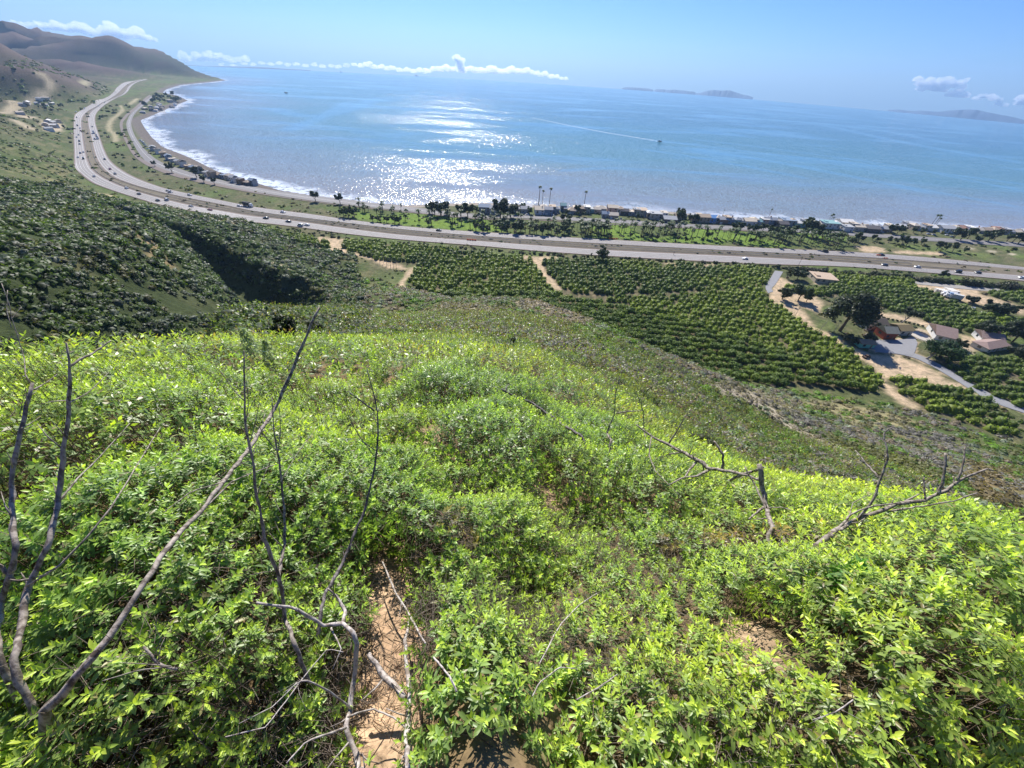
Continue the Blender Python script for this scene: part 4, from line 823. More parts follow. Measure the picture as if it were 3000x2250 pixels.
for i,(x,y) in enumerate([(1005,762),(1035,775),(1070,788),(1100,800),(1130,812),(1165,826),(1190,838),(1215,850)]):
    p,hh=place(*R6([(x,y)])[0],44);e=empty('bare_tree',p,i*1.3,'leafless grey tree in the row where the dirt track meets the orchard','tree','leafless trees in a row by the track',.72+.05*(i%3));link('trunk',BTR[i%4],e)
for x,y,hp_,lab in [(235,1250,36,'thin leafless tree on the bare ranch bank'),(440,1390,44,'leafless grey tree at the foot of the eucalyptus'),(560,1400,34,'small leafless tree under the eucalyptus')]:
    p,hh=place(*R8([(x,y)])[0],hp_);e=empty('bare_tree',p,x,lab,'tree',None,hh/10);link('trunk',BTR[x%4],e)
# ranch hedges and green strips
for L,n,lab in ((R8([(1000,1275),(1060,1290),(1180,1310),(1330,1345)]),10,'clipped dark hedge bush along the ranch garden path'),(R8([(640,1430),(760,1450),(800,1470)]),6,'rounded hedge bush beside the teal shed')):
    P=hit(*resample(np.array(L),n).T,60)
    for q in P: tree('garden_bush',q,rg.uniform(0,6),lab,'bush',HB[rg.randrange(2)],None,lab.replace('bush','bushes'),.28)

# ------------------------------------------------------------ buildings
MC={}
def paint(c,rough=.75):
    k=tuple(c)
    if k not in MC: MC[k]=simple('painted_%d'%len(MC),c,rough,.12,1.2)
    return MC[k]
def metalpaint(c):
    k=('m',)+tuple(c)
    if k not in MC:
        m,nt,b=mat('car_paint_%d'%len(MC));b.inputs['Base Color'].default_value=(*c,1);b.inputs['Roughness'].default_value=.3;b.inputs['Coat Weight'].default_value=.6;nt.links.new(mixc(nt,noise(nt,2,2),tuple(v*.9 for v in c),tuple(min(1,v*1.1) for v in c)),b.inputs['Base Color']);MC[k]=m
    return MC[k]
GLASS=simple('window_glass',(.03,.04,.05),.08,.1,1,spec=.9);TRIM=paint((.7,.68,.64));DOORC=paint((.22,.16,.12))
ROOFM={}
def roofmat(c):
    k=tuple(c)
    if k not in ROOFM:
        m,nt,b=mat('roofing_%d'%len(ROOFM));w=nt.nodes.new('ShaderNodeTexWave');w.inputs['Scale'].default_value=2.2;w.inputs['Distortion'].default_value=1.5
        g=nt.nodes.new('ShaderNodeNewGeometry');nt.links.new(g.outputs['Position'],w.inputs[0])
        c1=mixc(nt,noise(nt,.8,4),tuple(v*.7 for v in c),tuple(min(1,v*1.25) for v in c));c1=mixc(nt,.25,c1,ramp(nt,w.outputs['Fac'],[(0,tuple(v*.6 for v in c)),(1,tuple(min(1,v*1.3) for v in c))]))
        nt.links.new(c1,b.inputs['Base Color']);b.inputs['Roughness'].default_value=.85;ROOFM[k]=m
    return ROOFM[k]
def gable(w,d,h,rh,ov=.4,hip=0):
    t=.16;v=[];mb=MB()
    x0,x1,y0,y1=-w/2-ov,w/2+ov,-d/2-ov,d/2+ov;a,b_=x0+hip,x1-hip
    zz=h-.05
    for dz in (0,t): v+=[(x0,y0,zz+dz),(x1,y0,zz+dz),(x1,y1,zz+dz),(x0,y1,zz+dz),(a,0,zz+rh+dz),(b_,0,zz+rh+dz)]
    f=[(6,7,11,10),(8,9,10,11),(7,8,11),(9,6,10),(1,0,4,5),(3,2,5,4),(2,1,5),(0,3,4),(0,1,7,6),(1,2,8,7),(2,3,9,8),(3,0,6,9)]
    return mb.add(v,f)
def house(P,rz,w,d,h,wall,roof,label,kind='gable',group=None,cat='house',name='beach_house',rh=None,win=True,garage=False,chim=False,deck=False,storey2=None):
    e=empty(name,P,rz,label,cat,group);rh=rh or d*.26
    mb=MB().box(-w/2,w/2,-d/2,d/2,-1.5,h)
    if kind=='gable':
        mb.add([(-w/2+.01,-d/2,h),(-w/2+.01,d/2,h),(-w/2+.01,0,h+rh*.93),(-w/2+.2,-d/2,h),(-w/2+.2,d/2,h),(-w/2+.2,0,h+rh*.93)],[(0,2,1),(3,4,5),(0,3,5,2),(1,2,5,4)])
        mb.add([(w/2-.2,-d/2,h),(w/2-.2,d/2,h),(w/2-.2,0,h+rh*.93),(w/2-.01,-d/2,h),(w/2-.01,d/2,h),(w/2-.01,0,h+rh*.93)],[(0,2,1),(3,4,5),(0,3,5,2),(1,2,5,4)])
    link('wall',mb.mesh('wall',paint(wall)),e)
    if kind=='flat': r=MB().box(-w/2-.3,w/2+.3,-d/2-.3,d/2+.3,h,h+.22).box(-w/2+w*.1,-w/2+w*.28,-d*.2,d*.15,h+.22,h+.9)
    else: r=gable(w,d,h,rh,.45,d*.45 if kind=='hip' else 0)
    ro=link('roof',r.mesh('roof',roofmat(roof)),e)
    if chim: link('chimney',MB().box(w*.18,w*.18+.9,-.5,.5,h+rh*.4,h+rh+1.1).mesh('chimney',paint((.35,.2,.15))),ro)
    if storey2:
        sw,sd_2,sh=storey2;link('upper_storey',MB().box(-sw/2,sw/2,-sd_2/2,sd_2/2,h+.1,h+sh).box(-sw/2-.3,sw/2+.3,-sd_2/2-.3,sd_2/2+.3,h+sh,h+sh+.2).mesh('upper_storey',paint(tuple(min(1,c*1.1) for c in wall))),e)
        link('window',MB().box(-sw*.3,sw*.3,-sd_2/2-.06,-sd_2/2-.01,h+sh*.4,h+sh*.85).mesh('window',GLASS),e)
    if win:
        k=max(2,int(w/3.6))
        for i in range(k):
            x=-w/2+w*(i+.5)/k
            if garage and i==0: link('garage_door',MB().box(x-1.3,x+1.3,-d/2-.07,-d/2-.01,0,2.3).mesh('garage_door',TRIM),e);continue
            if i==k//2: link('door',MB().box(x-.5,x+.5,-d/2-.07,-d/2-.01,0,2.1).mesh('door',DOORC),e)
            else: link('window',MB().box(x-.8,x+.8,-d/2-.06,-d/2-.01,h*.38,h*.38+1.3).mesh('window',GLASS),e)
            if h>4.5: link('window',MB().box(x-.8,x+.8,-d/2-.06,-d/2-.01,h-1.9,h-.7).mesh('window',GLASS),e)
        link('window',MB().box(-w/2-.06,-w/2-.01,-.9,.9,h*.4,h*.4+1.3).mesh('window',GLASS),e)
    if deck: link('deck',MB().box(-w/2,w/2,d/2,d/2+2.5,h*.45,h*.45+.2).box(-w/2,w/2,d/2+2.4,d/2+2.5,h*.45+.2,h*.45+1.1).mesh('deck',paint((.45,.4,.35))),e)
    return e
CM={'white':(.72,.70,.66),'cream':(.58,.50,.38),'grey':(.36,.37,.38),'tan':(.42,.33,.24),'brown':(.24,.16,.11),'blue':(.12,.28,.55),'slate blue':(.22,.28,.36),'pink':(.55,.38,.32),'teal':(.2,.36,.36),'dark':(.12,.11,.11),'beige':(.5,.44,.36),'red':(.33,.19,.14)}
def yaw_at(p):
    # front faces the coast road: direction from nearest road point
    q=CR1+(CR2-CR1)*.5;k=np.argmin(((q[:,:2]-p[:2])**2).sum(1));k=min(max(k,2),len(q)-3);t=q[k+2][:2]-q[k-2][:2];return math.atan2(t[1],t[0])
BH=[ # R7 px: x,y,width,wall,roof,kind,height m
(6,1975,350,95,'grey','slate blue','gable',6.5),(6,2060,360,80,'white','grey','gable',6),(6,2185,345,60,'white','grey','hip',4),
(7,30,345,70,'tan','grey','hip',4),(7,110,350,75,'grey','grey','gable',4.5),(7,235,360,85,'white','cream','gable',5),(7,310,365,70,'slate blue','grey','gable',5.5),(7,375,345,60,'grey','grey','hip',4),(7,437,335,45,'slate blue','teal','gable',6),(7,515,355,75,'grey','tan','hip',3.5),(7,590,350,75,'brown','tan','gable',5),(7,685,345,75,'teal','grey','flat',4),(7,765,345,80,'grey','beige','hip',4.5),(7,800,390,60,'grey','slate blue','gable',4),(7,860,350,85,'pink','cream','gable',6),(7,868,395,80,'tan','beige','gable',3.5),(7,965,365,65,'dark','dark','gable',4),(7,1025,370,50,'grey','beige','flat',4),(7,1105,370,100,'cream','tan','flat',6),(7,1230,400,100,'beige','grey','flat',6),(7,1350,425,110,'dark','grey','gable',3.5),(7,1470,400,55,'grey','grey','hip',4),(7,1640,425,95,'tan','tan','gable',5.5),(7,1725,430,80,'blue','blue','gable',5),(7,1805,440,75,'brown','grey','gable',4.5),(7,1870,440,60,'slate blue','grey','hip',4.5),(7,1935,440,55,'teal','grey','hip',4),(7,2030,450,100,'white','cream','gable',4.5),(7,2120,455,70,'grey','teal','hip',4),(7,2190,455,70,'slate blue','grey','gable',6),
(8,20,450,60,'slate blue','grey','gable',5),(8,145,455,110,'grey','slate blue','flat',6),(8,110,475,80,'dark','dark','gable',4),(8,240,465,90,'teal','grey','flat',4),(8,510,480,130,'white','teal','flat',6),(8,640,470,110,'white','white','gable',6),(8,665,505,80,'white','grey','flat',5),(8,760,500,100,'beige','cream','gable',4.5),(8,870,510,120,'dark','dark','gable',4),(8,960,510,80,'brown','grey','gable',3.5),(8,1190,480,70,'grey','grey','flat',6),(8,1290,500,90,'white','grey','hip',4.5),(8,1390,505,90,'white','white','gable',4.5),(8,1510,515,120,'white','grey','gable',5),(8,1660,515,100,'brown','red','gable',5),(8,1770,520,70,'white','white','hip',4),(8,1860,530,70,'beige','tan','gable',4.5),(8,1970,530,90,'brown','red','flat',6),(8,2060,540,60,'grey','grey','hip',4),(8,2190,545,80,'white','white','gable',5)]
ORD=['first','second','third','fourth','fifth','sixth','seventh','eighth','ninth','tenth','eleventh','twelfth','thirteenth','fourteenth','fifteenth','sixteenth','seventeenth','eighteenth','nineteenth','twentieth']
BH.sort(key=lambda q:(750*(q[0]-5)+q[1]*.339))
cnt={}
rg=random.Random(9)
for i,(R_i,x,y,wpx,wc,rc,kind,hh) in enumerate(BH):
    px=(750 if R_i==6 else 1500 if R_i==7 else 2250)+x*.33906;py=500+y*.33906+4;p=hit(px,py,60)[0];w=wpx*.33906/pxm(p)
    kk=(wc,rc,kind);cnt[kk]=cnt.get(kk,0)+1
    dn={'dark':'black'}.get(rc,rc);wn={'dark':'black'}.get(wc,wc)
    lab='%s beach house with %s %s roof, number %s of its kind from the western end of the row'%(wn,dn,kind,ORD[cnt[kk]-1]) if sum(1 for q in BH if (q[4],q[5],q[6])==kk)>1 else '%s beach house with a %s %s roof in the long seaside row'%(wn,dn,kind)
    if sum(1 for q in BH if (q[4],q[5],q[6])==kk)>1: lab='%s %s-roofed beach house (%s), %s such house from the western end'%(wn,dn,kind,ORD[cnt[kk]-1])
    house((p[0],p[1],p[2]),yaw_at(p)+ (math.pi if False else 0),w,max(7,min(12,w*.9)),hh,CM[wc],tuple(min(.8,v*1.1) for v in CM[rc]),lab,kind,'houses of the beach row',garage=i%3==0,chim=(i%4==1 and kind!='flat'),rh=2.0 if kind!='flat' else None)
XB=[(1500+(x*.33906),500+y*.33906) for x,y in [(140,330),(272,345),(345,350),(470,345),(550,350),(640,352),(730,352),(925,360),(1065,372),(1165,385),(1180,395),(1300,402),(1425,410),(1560,418),(1600,422),(1690,430),(1765,436),(1840,440),(1985,448),(2075,452),(2160,458)]]+[(2250+x*.33906,500+y*.33906) for x,y in [(75,458),(190,462),(300,470),(400,475),(565,482),(715,496),(810,500),(920,508),(1020,510),(1130,500),(1240,502),(1340,508),(1450,512),(1590,520),(1710,524),(1810,530),(1920,536),(2020,540),(2120,545)]]
for i,(x,y) in enumerate(XB):
    p=hit(x,y+3,60)[0];wc=['white','cream','grey','tan','white','beige','pink'][i%7];rc=['white','beige','tan','grey','cream'][i%5]
    house(p,yaw_at(p),18/pxm(p),8,[4,5.5,6.5][i%3],CM[wc],tuple(min(.8,v*1.1) for v in CM[rc]),'narrow %s cottage with %s roof in the beach row, %s narrow one from the west'%(wc,rc,(ORD+['twenty-'+o for o in ORD])[i]),['gable','hip','flat'][i%3],'narrow cottages in the beach row',rh=1.8 if i%3<2 else None)
# smaller row on the western beach
WB=[]
for (x,y) in [(1330,1300),(1375,1325),(1420,1350),(1465,1378),(1500,1395),(1545,1415),(1590,1435),(1635,1455),(1680,1475),(1725,1490),(1800,1520),(1845,1530),(1905,1535),(1950,1545),(1995,1558),(2030,1575),(2090,1590),(2150,1600),(2195,1600)]: WB.append((x,y))
wc_=['grey','white','tan','slate blue','grey','beige','white','brown','dark']
WB=[(x*.33906,y*.33906) for x,y in WB]
for i,(x,y) in enumerate(WB):
    p=hit(x,y+1,60)[0];w=15/pxm(p);wc=wc_[i%9];rc=['grey','dark','tan','slate blue','beige'][i%5]
    house(p,yaw_at(p),w,7,rg.choice([4,5,6]),CM[wc],CM[rc],'%s house with %s roof, %s along the narrow western beach row'%({'dark':'black'}.get(wc,wc),{'dark':'black'}.get(rc,rc),ORD[i] if i<20 else 'last'),['gable','flat','hip'][i%3],'houses on the western beach',win=i>8,rh=1.8)
for i in range(16):
    x=1235+rg.random()*330;y=925+(rg.random())*70-(x-1235)*.22;q=(x*.33906,y*.33906);p=hit(q[0],q[1],60)[0];e=None
    wc=wc_[i%9]
    house(p,rg.random()*3,9,7,rg.choice([3,4,5]),CM[wc],CM[['grey','beige','dark'][i%3]],'small house on the wooded point in the bay','hip','houses on the bay point',win=False,name='distant_house',rh=1.6)
for i,(x,y,w) in enumerate([(350,865,26),(400,860,24),(240,900,22),(330,905,20),(390,920,22),(450,905,18),(200,915,16),(180,990,22),(420,1060,20),(460,1075,20),(400,1090,20),(470,1100,26),(430,1130,24),(510,1060,16)]):
    q=(x*.33906,y*.33906);p=hit(q[0],q[1],60)[0];house(p,rg.random()*3,w*.33906*2.2/pxm(p),7,3.5,CM[['white','cream','beige','grey'][i%4]],CM[['grey','beige','white'][i%3]],'small pale farm building in the valley beside the freeway','gable','farm buildings in the valley',win=False,name='farm_building',rh=1.4)
# ranch
def P8(x,y): return hit(2250+x*.33906,500+y*.33906,60)[0]
def PZ(x,y): return hit(2400+x*.27125,750+y*.27125,60)[0]
def yawp(a,b): return math.atan2(b[1]-a[1],b[0]-a[0])
def bld(a,b,depth,h,wall,roof,lab,kind,**kw):
    a=np.array(a);b=np.array(b);rz=yawp(a,b);w=np.linalg.norm((b-a)[:2]);n=np.array([-math.sin(rz),math.cos(rz)]);c=(a+b)/2;return house((c[0]+n[0]*depth/2,c[1]+n[1]*depth/2,c[2]),rz,w,depth,h,wall,roof,lab,kind,cat=kw.pop('cat','house'),name=kw.pop('name','ranch_house'),**kw)
bld(PZ(380,735),PZ(560,790),11,3,(.55,.47,.36),(.14,.11,.10),'ranch house with dark brown hip roof under the eucalyptus','hip',rh=3)
bld(PZ(500,800),PZ(720,800),9,3,(.62,.57,.48),(.15,.12,.09),'cream-walled ranch wing with brown gable roof next to the barn','gable',rh=2.6,win=True)
bld(PZ(845,860),PZ(985,860),8,3.4,(.6,.55,.47),(.22,.17,.08),'white-walled shed with mossy yellow-brown roof','gable',rh=1.8,cat='shed',name='shed')
bld(PZ(680,900),PZ(810,905),7.5,4.2,(.30,.07,.035),(.27,.27,.22),'red barn with grey-green gable roof','gable',rh=2.4,cat='barn',name='barn')
bld(PZ(430,990),PZ(585,1000),5,2.6,(.16,.50,.42),(.34,.24,.15),'teal shed with low tan roof beside the lane','gable',rh=1.0,cat='shed',name='shed')
bld(PZ(1230,900),PZ(1445,950),15,3.2,(.68,.66,.62),(.33,.235,.20),'long ranch house with wide reddish brown roof and white end wall','gable',rh=3.2)
bld(PZ(1720,930),PZ(1960,980),10,3.2,(.66,.64,.60),(.32,.23,.20),'white ranch house with brown roof and brick chimney','gable',rh=2.4,chim=True)
bld(PZ(1790,1050),PZ(2020,1010),8,2.8,(.62,.6,.56),(.31,.22,.19),'low wing with brown roof behind the white parked car','hip',rh=1.8)
bld(P8(400,965),P8(590,985),13,3.2,(.5,.42,.32),(.50,.38,.27),'flat tan-roofed building between orchard block and windbreak','flat',cat='building',name='flat_roofed_building',win=True)
# containers and sheds in the yard by the frontage road
for i,(x,y) in enumerate([(1470,1052),(1490,1058),(1512,1064),(1545,1045),(1570,1058),(1592,1066)]):
    p=P8(x,y);e=empty('storage_container',p,yaw_at(p)+1.35,'white ribbed storage container in the dirt yard, %s counting seawards'%ORD[i],'container','white containers in the dirt yard')
    link('body',MB().box(-1.2,1.2,-3,3,.15,2.6).mesh('body',paint((.66,.63,.56))),e);link('door',MB().box(-1.0,1.0,-3.06,-3.01,.3,2.4).mesh('door',paint((.5,.47,.42))),e);link('roof',MB().box(-1.25,1.25,-3.05,3.05,2.6,2.7).mesh('roof',paint((.7,.66,.58))),e)
# ------------------------------------------------------------ vehicles
def loft_car(L=4.5,W=1.85,Hc=1.45,van=False):
    mb=MB();prof=[(-L/2,.35,.55,.82),(-L/2+.1,.3,.9,.92),(-L*.3,.28,.98,1),(0,.26,.95,1),(L*.27,.26,.92,1),(L*.46,.28,.78,.94),(L/2,.35,.6,.84)]
    n=len(prof)
    for x,z0_,z1,k in prof:
        w=W/2*k;mb.v+=[(x,-w,z0_),(x,-w,(z0_+z1)/2+.06),(x,-w*.93,z1),(x,w*.93,z1),(x,w,(z0_+z1)/2+.06),(x,w,z0_)];mb.c+=[(1,1,1)]*6
    for i in range(n-1):
        for k in range(6): a=i*6+k;b_=i*6+(k+1)%6;mb.f.append((a,a+6,b_+6,b_))
    mb.f.append((0,1,2,3,4,5));mb.f.append(tuple(range((n-1)*6,n*6))[::-1])
    cb=MB();x0,x1,x2,x3=((-L*.43,-L*.40,L*.16,L*.30) if van else (-L*.36,-L*.22,L*.07,L*.24));w0,w1=W/2*.92,W/2*.72
    cb.add([(x0,-w0,.92),(x3,-w0,.9),(x3,w0,.9),(x0,w0,.92),(x1,-w1,Hc-.05),(x2,-w1,Hc-.03),(x2,w1,Hc-.03),(x1,w1,Hc-.05)],[(0,1,5,4),(1,2,6,5),(2,3,7,6),(3,0,4,7)])
    rf=MB().add([(x1-.05,-w1-.02,Hc-.06),(x2+.05,-w1-.02,Hc-.04),(x2+.05,w1+.02,Hc-.04),(x1-.05,w1+.02,Hc-.06),(x1+.1,-w1+.1,Hc),(x2-.1,-w1+.1,Hc),(x2-.1,w1-.1,Hc),(x1+.1,w1-.1,Hc)],[(0,1,5,4),(1,2,6,5),(2,3,7,6),(3,0,4,7),(4,5,6,7)])
    return mb,cb,rf
TYRE=simple('tyre_rubber',(.02,.02,.02),.8,.2,5)
wh=MB().tube([(0,-.11,0),(0,.11,0)],[.33,.33],14).mesh('wheel',TYRE)
carcache={}
def car_parts(c,van):
    k=(tuple(c),van)
    if k not in carcache:
        mb,cb,rf=loft_car(van=van,L=4.9 if van else 4.5,Hc=1.9 if van else 1.42);mb2=MB();mb2.v=mb.v+rf.v;mb2.f=mb.f+[tuple(i+len(mb.v) for i in f) for f in rf.f];mb2.c=[(1,1,1)]*len(mb2.v)
        carcache[k]=(mb2.mesh('body',metalpaint(c)),cb.mesh('windows',GLASS))
    return carcache[k]
CARC={'white':(.75,.75,.75),'black':(.02,.02,.022),'silver':(.45,.46,.48),'grey':(.14,.145,.15),'dark red':(.22,.03,.03),'dark blue':(.03,.05,.14)}
def car(p,rz,cname,label,group=None,van=False,detail=True,sc=1):
    e=empty('parked_car' if group and 'parked' in group else 'car',p,rz,label,'car',group,sc);b,c=car_parts(CARC[cname],van);link('body',b,e);link('windows',c,e)
    if detail:
        for sx_ in (-1.4,1.4):
            for sy_ in (-.82,.82): o=link('wheel',wh,e);o.location=(sx_,sy_,.33)
    return e
def truck(p,rz,label,colr,L=14):
    e=empty('lorry',p,rz,label,'lorry')
    link('trailer',MB().box(-L*.5,L*.22,-1.25,1.25,1.1,3.9).mesh('trailer',paint(colr)),e);link('cab',MB().box(L*.26,L*.42,-1.2,1.2,.7,3.1).box(L*.42,L*.5,-1.1,1.1,.6,1.9).mesh('cab',metalpaint(CARC['white'])),e)
    link('chassis',MB().box(-L*.5,L*.48,-.5,.5,.6,1.0).mesh('chassis',TYRE),e)
    for x in (-L*.42,-L*.34,L*.12,L*.2,L*.4):
        for y in (-1.1,1.1): o=link('wheel',wh,e);o.location=(x,y,.5);o.scale=(1.5,1.5,1.5)
def road_dir(p,a,b_):
    q=(a+b_)/2;k=np.argmin(((q[:,:2]-p[:2])**2).sum(1));k=min(max(k,2),len(q)-3);t=q[k+2][:2]-q[k-2][:2];return math.atan2(t[1],t[0])
IA=R1([(735,940),(815,885),(1000,800),(660,970),(665,1018),(672,1090),(695,1112),(683,1170),(700,1135),(665,1190),(690,1225),(692,1250),(725,1320),(698,1328),(678,1365),(725,1377),(817,1530)])+R5([(1097,157),(1205,208),(1365,265),(1443,260),(1653,315),(1817,347)])+R6([(88,418),(283,447),(385,482),(442,477)])+R7([(2010,768)])+R8([(1003,822),(1285,840),(1635,882),(1808,889),(2185,933)])
SB=R1([(1105,735),(905,890),(855,920),(800,1100),(835,1172),(822,1208),(908,1382),(955,1467),(998,1508)])+R5([(1455,180),(1475,192),(1642,217),(2072,312)])+R6([(235,366),(1580,523)])+R8([(492,706),(978,735)])
cc_=['white','black','silver','white','grey','black','white','silver','dark red','white','black','grey','white','dark blue']
COLA=[cc_[i%14] for i in range(len(IA))];COLB=[cc_[(i*3+1)%14] for i in range(len(SB))]
COLA[-1]='white';COLA[-2]='black';COLA[-3]='black';COLA[-4]='white';COLA[-5]='black';COLA[-6]='white';COLA[-7]='white';COLA[-8]='white';COLA[-9]='black';COLA[-10]='black';COLB[-1]='black';COLB[-2]='black';COLB[-3]='black';COLB[-4]='white'
for PX_,CO,(a,b_),nm in ((IA,COLA,(A1,A2),'inland'),(SB,COLB,(B1,B2),'seaward')):
    order=sorted(range(len(PX_)),key=lambda i:-PX_[i][0] if PX_[i][0]>260 else -260+ (600-PX_[i][1]));seen={}
    for i in order:
        x,y=PX_[i];c=CO[i];p=hit(x,y,60)[0];seen[c]=seen.get(c,0)+1;tot=CO.count(c)
        lab='%s car on the %s carriageway, %s %s one counting from the eastern end'%(c,nm,ORD[min(19,seen[c]-1)],c) if tot>1 else 'only %s car on the %s carriageway'%(c,nm)
        car((p[0],p[1],p[2]+.36),road_dir(p,a,b_)+(math.pi if nm=='inland' else 0),c,lab,'cars on the freeway',van=i%5==0,detail=x>330,sc=1.12)
for (x,y),lab,colr in ((R1([(815,1155)])[0],'lorry with grey trailer on the seaward carriageway below the double bend',(.3,.3,.32)),(R1([(848,1203)])[0],'dark lorry close behind the grey one on the seaward carriageway',(.07,.07,.09)),(R5([(2148,312)])[0],'long black lorry on the seaward carriageway near the lone tree',(.03,.03,.035))):
    p=hit(x,y,60)[0];truck((p[0],p[1],p[2]+.36),road_dir(p,B1,B2),lab,colr,11)
# parked cars
for i,(x,y,c) in enumerate([(130,385,'white'),(175,392,'black'),(345,385,'white'),(370,400,'black'),(380,378,'grey'),(850,415,'white'),(905,412,'white'),(940,420,'black'),(1280,430,'silver'),(1560,452,'black'),(1600,462,'black'),(1720,448,'silver'),(1745,455,'white'),(1370,436,'white'),(1400,440,'grey')]):
    q=(1500+x*.33906,500+y*.33906);p=hit(q[0],q[1],60)[0];car(p,yaw_at(p)+(1.57 if i%2 else 0),c,'%s car parked in front of the beach houses, %s parked one from the west'%(c,ORD[i]),'parked cars by the beach houses',detail=False)
for i,(x,y,c) in enumerate([(1430,556,'white'),(1385,550,'silver'),(1545,560,'white'),(980,533,'white'),(690,520,'black'),(1590,575,'grey')]):
    p=P8(x,y);car(p,yaw_at(p),c,'%s vehicle parked by the coast road beyond the dense grove, %s from the west'%(c,ORD[i]),'parked cars beyond the dense grove',detail=False)
for i,(x,y,c) in enumerate([(1770,1195,'silver'),(1855,1235,'white'),(1885,1245,'white'),(1925,1250,'silver'),(1955,1258,'white'),(1985,1262,'grey'),(2015,1272,'white')]):
    p=P8(x,y);car(p,yaw_at(p)+.9,c,'%s car in the row parked beneath the wide dark trees, %s in the row'%(c,ORD[i]),'parked cars under the trees')
for x,y,c,lab in [(1740,985,'white','white car parked on the pale drive of the white ranch house')]:
    car(PZ(x,y),yawp(PZ(1690,965),PZ(1800,1000)),c,lab)
for i,(x,y) in enumerate([(1545,1085),(1570,1100),(1600,1110)]):
    p=P8(x,y);truck(p,yaw_at(p)+2.6,'flatbed work truck parked beside the white containers, %s in line'%ORD[i],[(.5,.5,.5),(.2,.3,.45),(.55,.55,.52)][i],8)
for i,(x,y) in enumerate([(1230,1228),(1240,1240),(1250,1252),(1215,1215),(1262,1268),(1280,1290)]):
    q=(x*.33906,y*.33906);p=hit(q[0],q[1],60)[0];car(p,yaw_at(p)+1,['white','grey','silver'][i%3],'small parked car on the verge of the bending coast road','parked cars at the coast road bend',detail=False)
# rusty machine on the bare field
p=PZ(505,1095);e=empty('farm_machine',p,.4,'rusty farm machine standing at the edge of the bare field','farm machine')
link('frame',MB().box(-2.2,2.2,-.8,.8,.5,.9).box(-1,.6,-.6,.6,.9,1.7).tube([(2.2,0,.7),(3.6,0,.9)],[.1,.1],6).mesh('frame',paint((.12,.08,.06))),e)
for x in (-1.5,1.4):
    for y in (-.95,.95): o=link('wheel',wh,e);o.location=(x,y,.5);o.scale=(1.5,1.5,1.5)
# ------------------------------------------------------------ freeway furniture
GAL=simple('galvanised_rail',(.33,.30,.28),.6,.2,.8);ORANGE=paint((.75,.18,.05))
def guard(name,a,b_,t,k0,k1,lab,h=.8,mt=GAL,cat='guardrail'):
    P=(a*(1-t)+b_*t)[k0:k1];z=G(P[:,0],P[:,1]);e=empty(name,(P[0][0],P[0][1],z[0]),0,lab,cat);o=np.array([P[0][0],P[0][1],z[0]])
    Q=[np.array([x,y,zz])-o for (x,y),zz in zip(P[:,:2],z+.35)];mb=MB()
    for i in range(len(Q)-1):
        d=(Q[i+1]-Q[i]);n=np.array([-d[1],d[0],0]);n=n/np.linalg.norm(n)*.08;v=[Q[i]-n,Q[i+1]-n,Q[i+1]+n,Q[i]+n];mb.add([tuple(q+[0,0,h*.45]) for q in v]+[tuple(q+[0,0,h]) for q in v],[(3,2,1,0),(4,5,6,7),(0,1,5,4),(2,3,7,6)])
    link('rail',mb.mesh('rail',mt),e);pb=MB()
    for q in Q[::3]: pb.box(q[0]-.08,q[0]+.08,q[1]-.08,q[1]+.08,q[2]-.4,q[2]+h*.9)
    ps=link('post',pb.mesh('post',mt),e);ps['kind']='stuff'
guard('guardrail',A2,B1,.12,60,410,'low brown guardrail between inland carriageway and median strip')
guard('guardrail',A2,B1,.88,60,410,'low brown guardrail between median strip and seaward carriageway')
guard('concrete_barrier',A2,B1,.5,290,400,'grey barrier line running down the middle of the median',.9,paint((.5,.47,.43)),'barrier')
def barr(x,y,n,lab,a,b_):
    p=hit(x,y,60)[0];e=empty('traffic_barrier',(p[0],p[1],p[2]+.34),road_dir(p,a,b_),lab,'barrier')
    mb=MB()
    for i in range(n): mb.box(i*2.1-n,i*2.1-n+1.7,-.25,.25,0,.5).box(i*2.1-n,i*2.1-n+1.7,-.12,.12,.5,1.05)
    link('barrier_blocks',mb.mesh('barrier_blocks',ORANGE),e)
barr(*R7([(872,594)])[0],4,'orange traffic barrier on the far shoulder opposite the palms',B1,B2)
barr(*R6([(1862,606)])[0],4,'orange traffic barrier on the shoulder of the inland carriageway',A1,A2)
barr(*R8([(952,736)])[0],2,'red-orange barrier in front of the black car on the seaward carriageway',B1,B2)
barr(*R8([(1012,764)])[0],2,'red-orange barrier standing in the median gap',A2,B1)
# utility poles
for x,y,hp_,lab in [(228,880,46,'slim utility pole by the driveway trees below the freeway'),(1395,730,12,'small sign pole on the inland freeway verge')]:
    a_,b2_=(R8 if x==228 else R7)([(x,y)])[0];p,hh=place(a_,b2_,hp_);e=empty('utility_pole',p,.3,lab,'pole');link('post',MB().tube([(0,0,-.5),(0,0,hh)],[.16,.11],8).mesh('post',BARK),e);link('crossarm',MB().box(-1,1,-.08,.08,hh-1,hh-.8).mesh('crossarm',BARK),e)
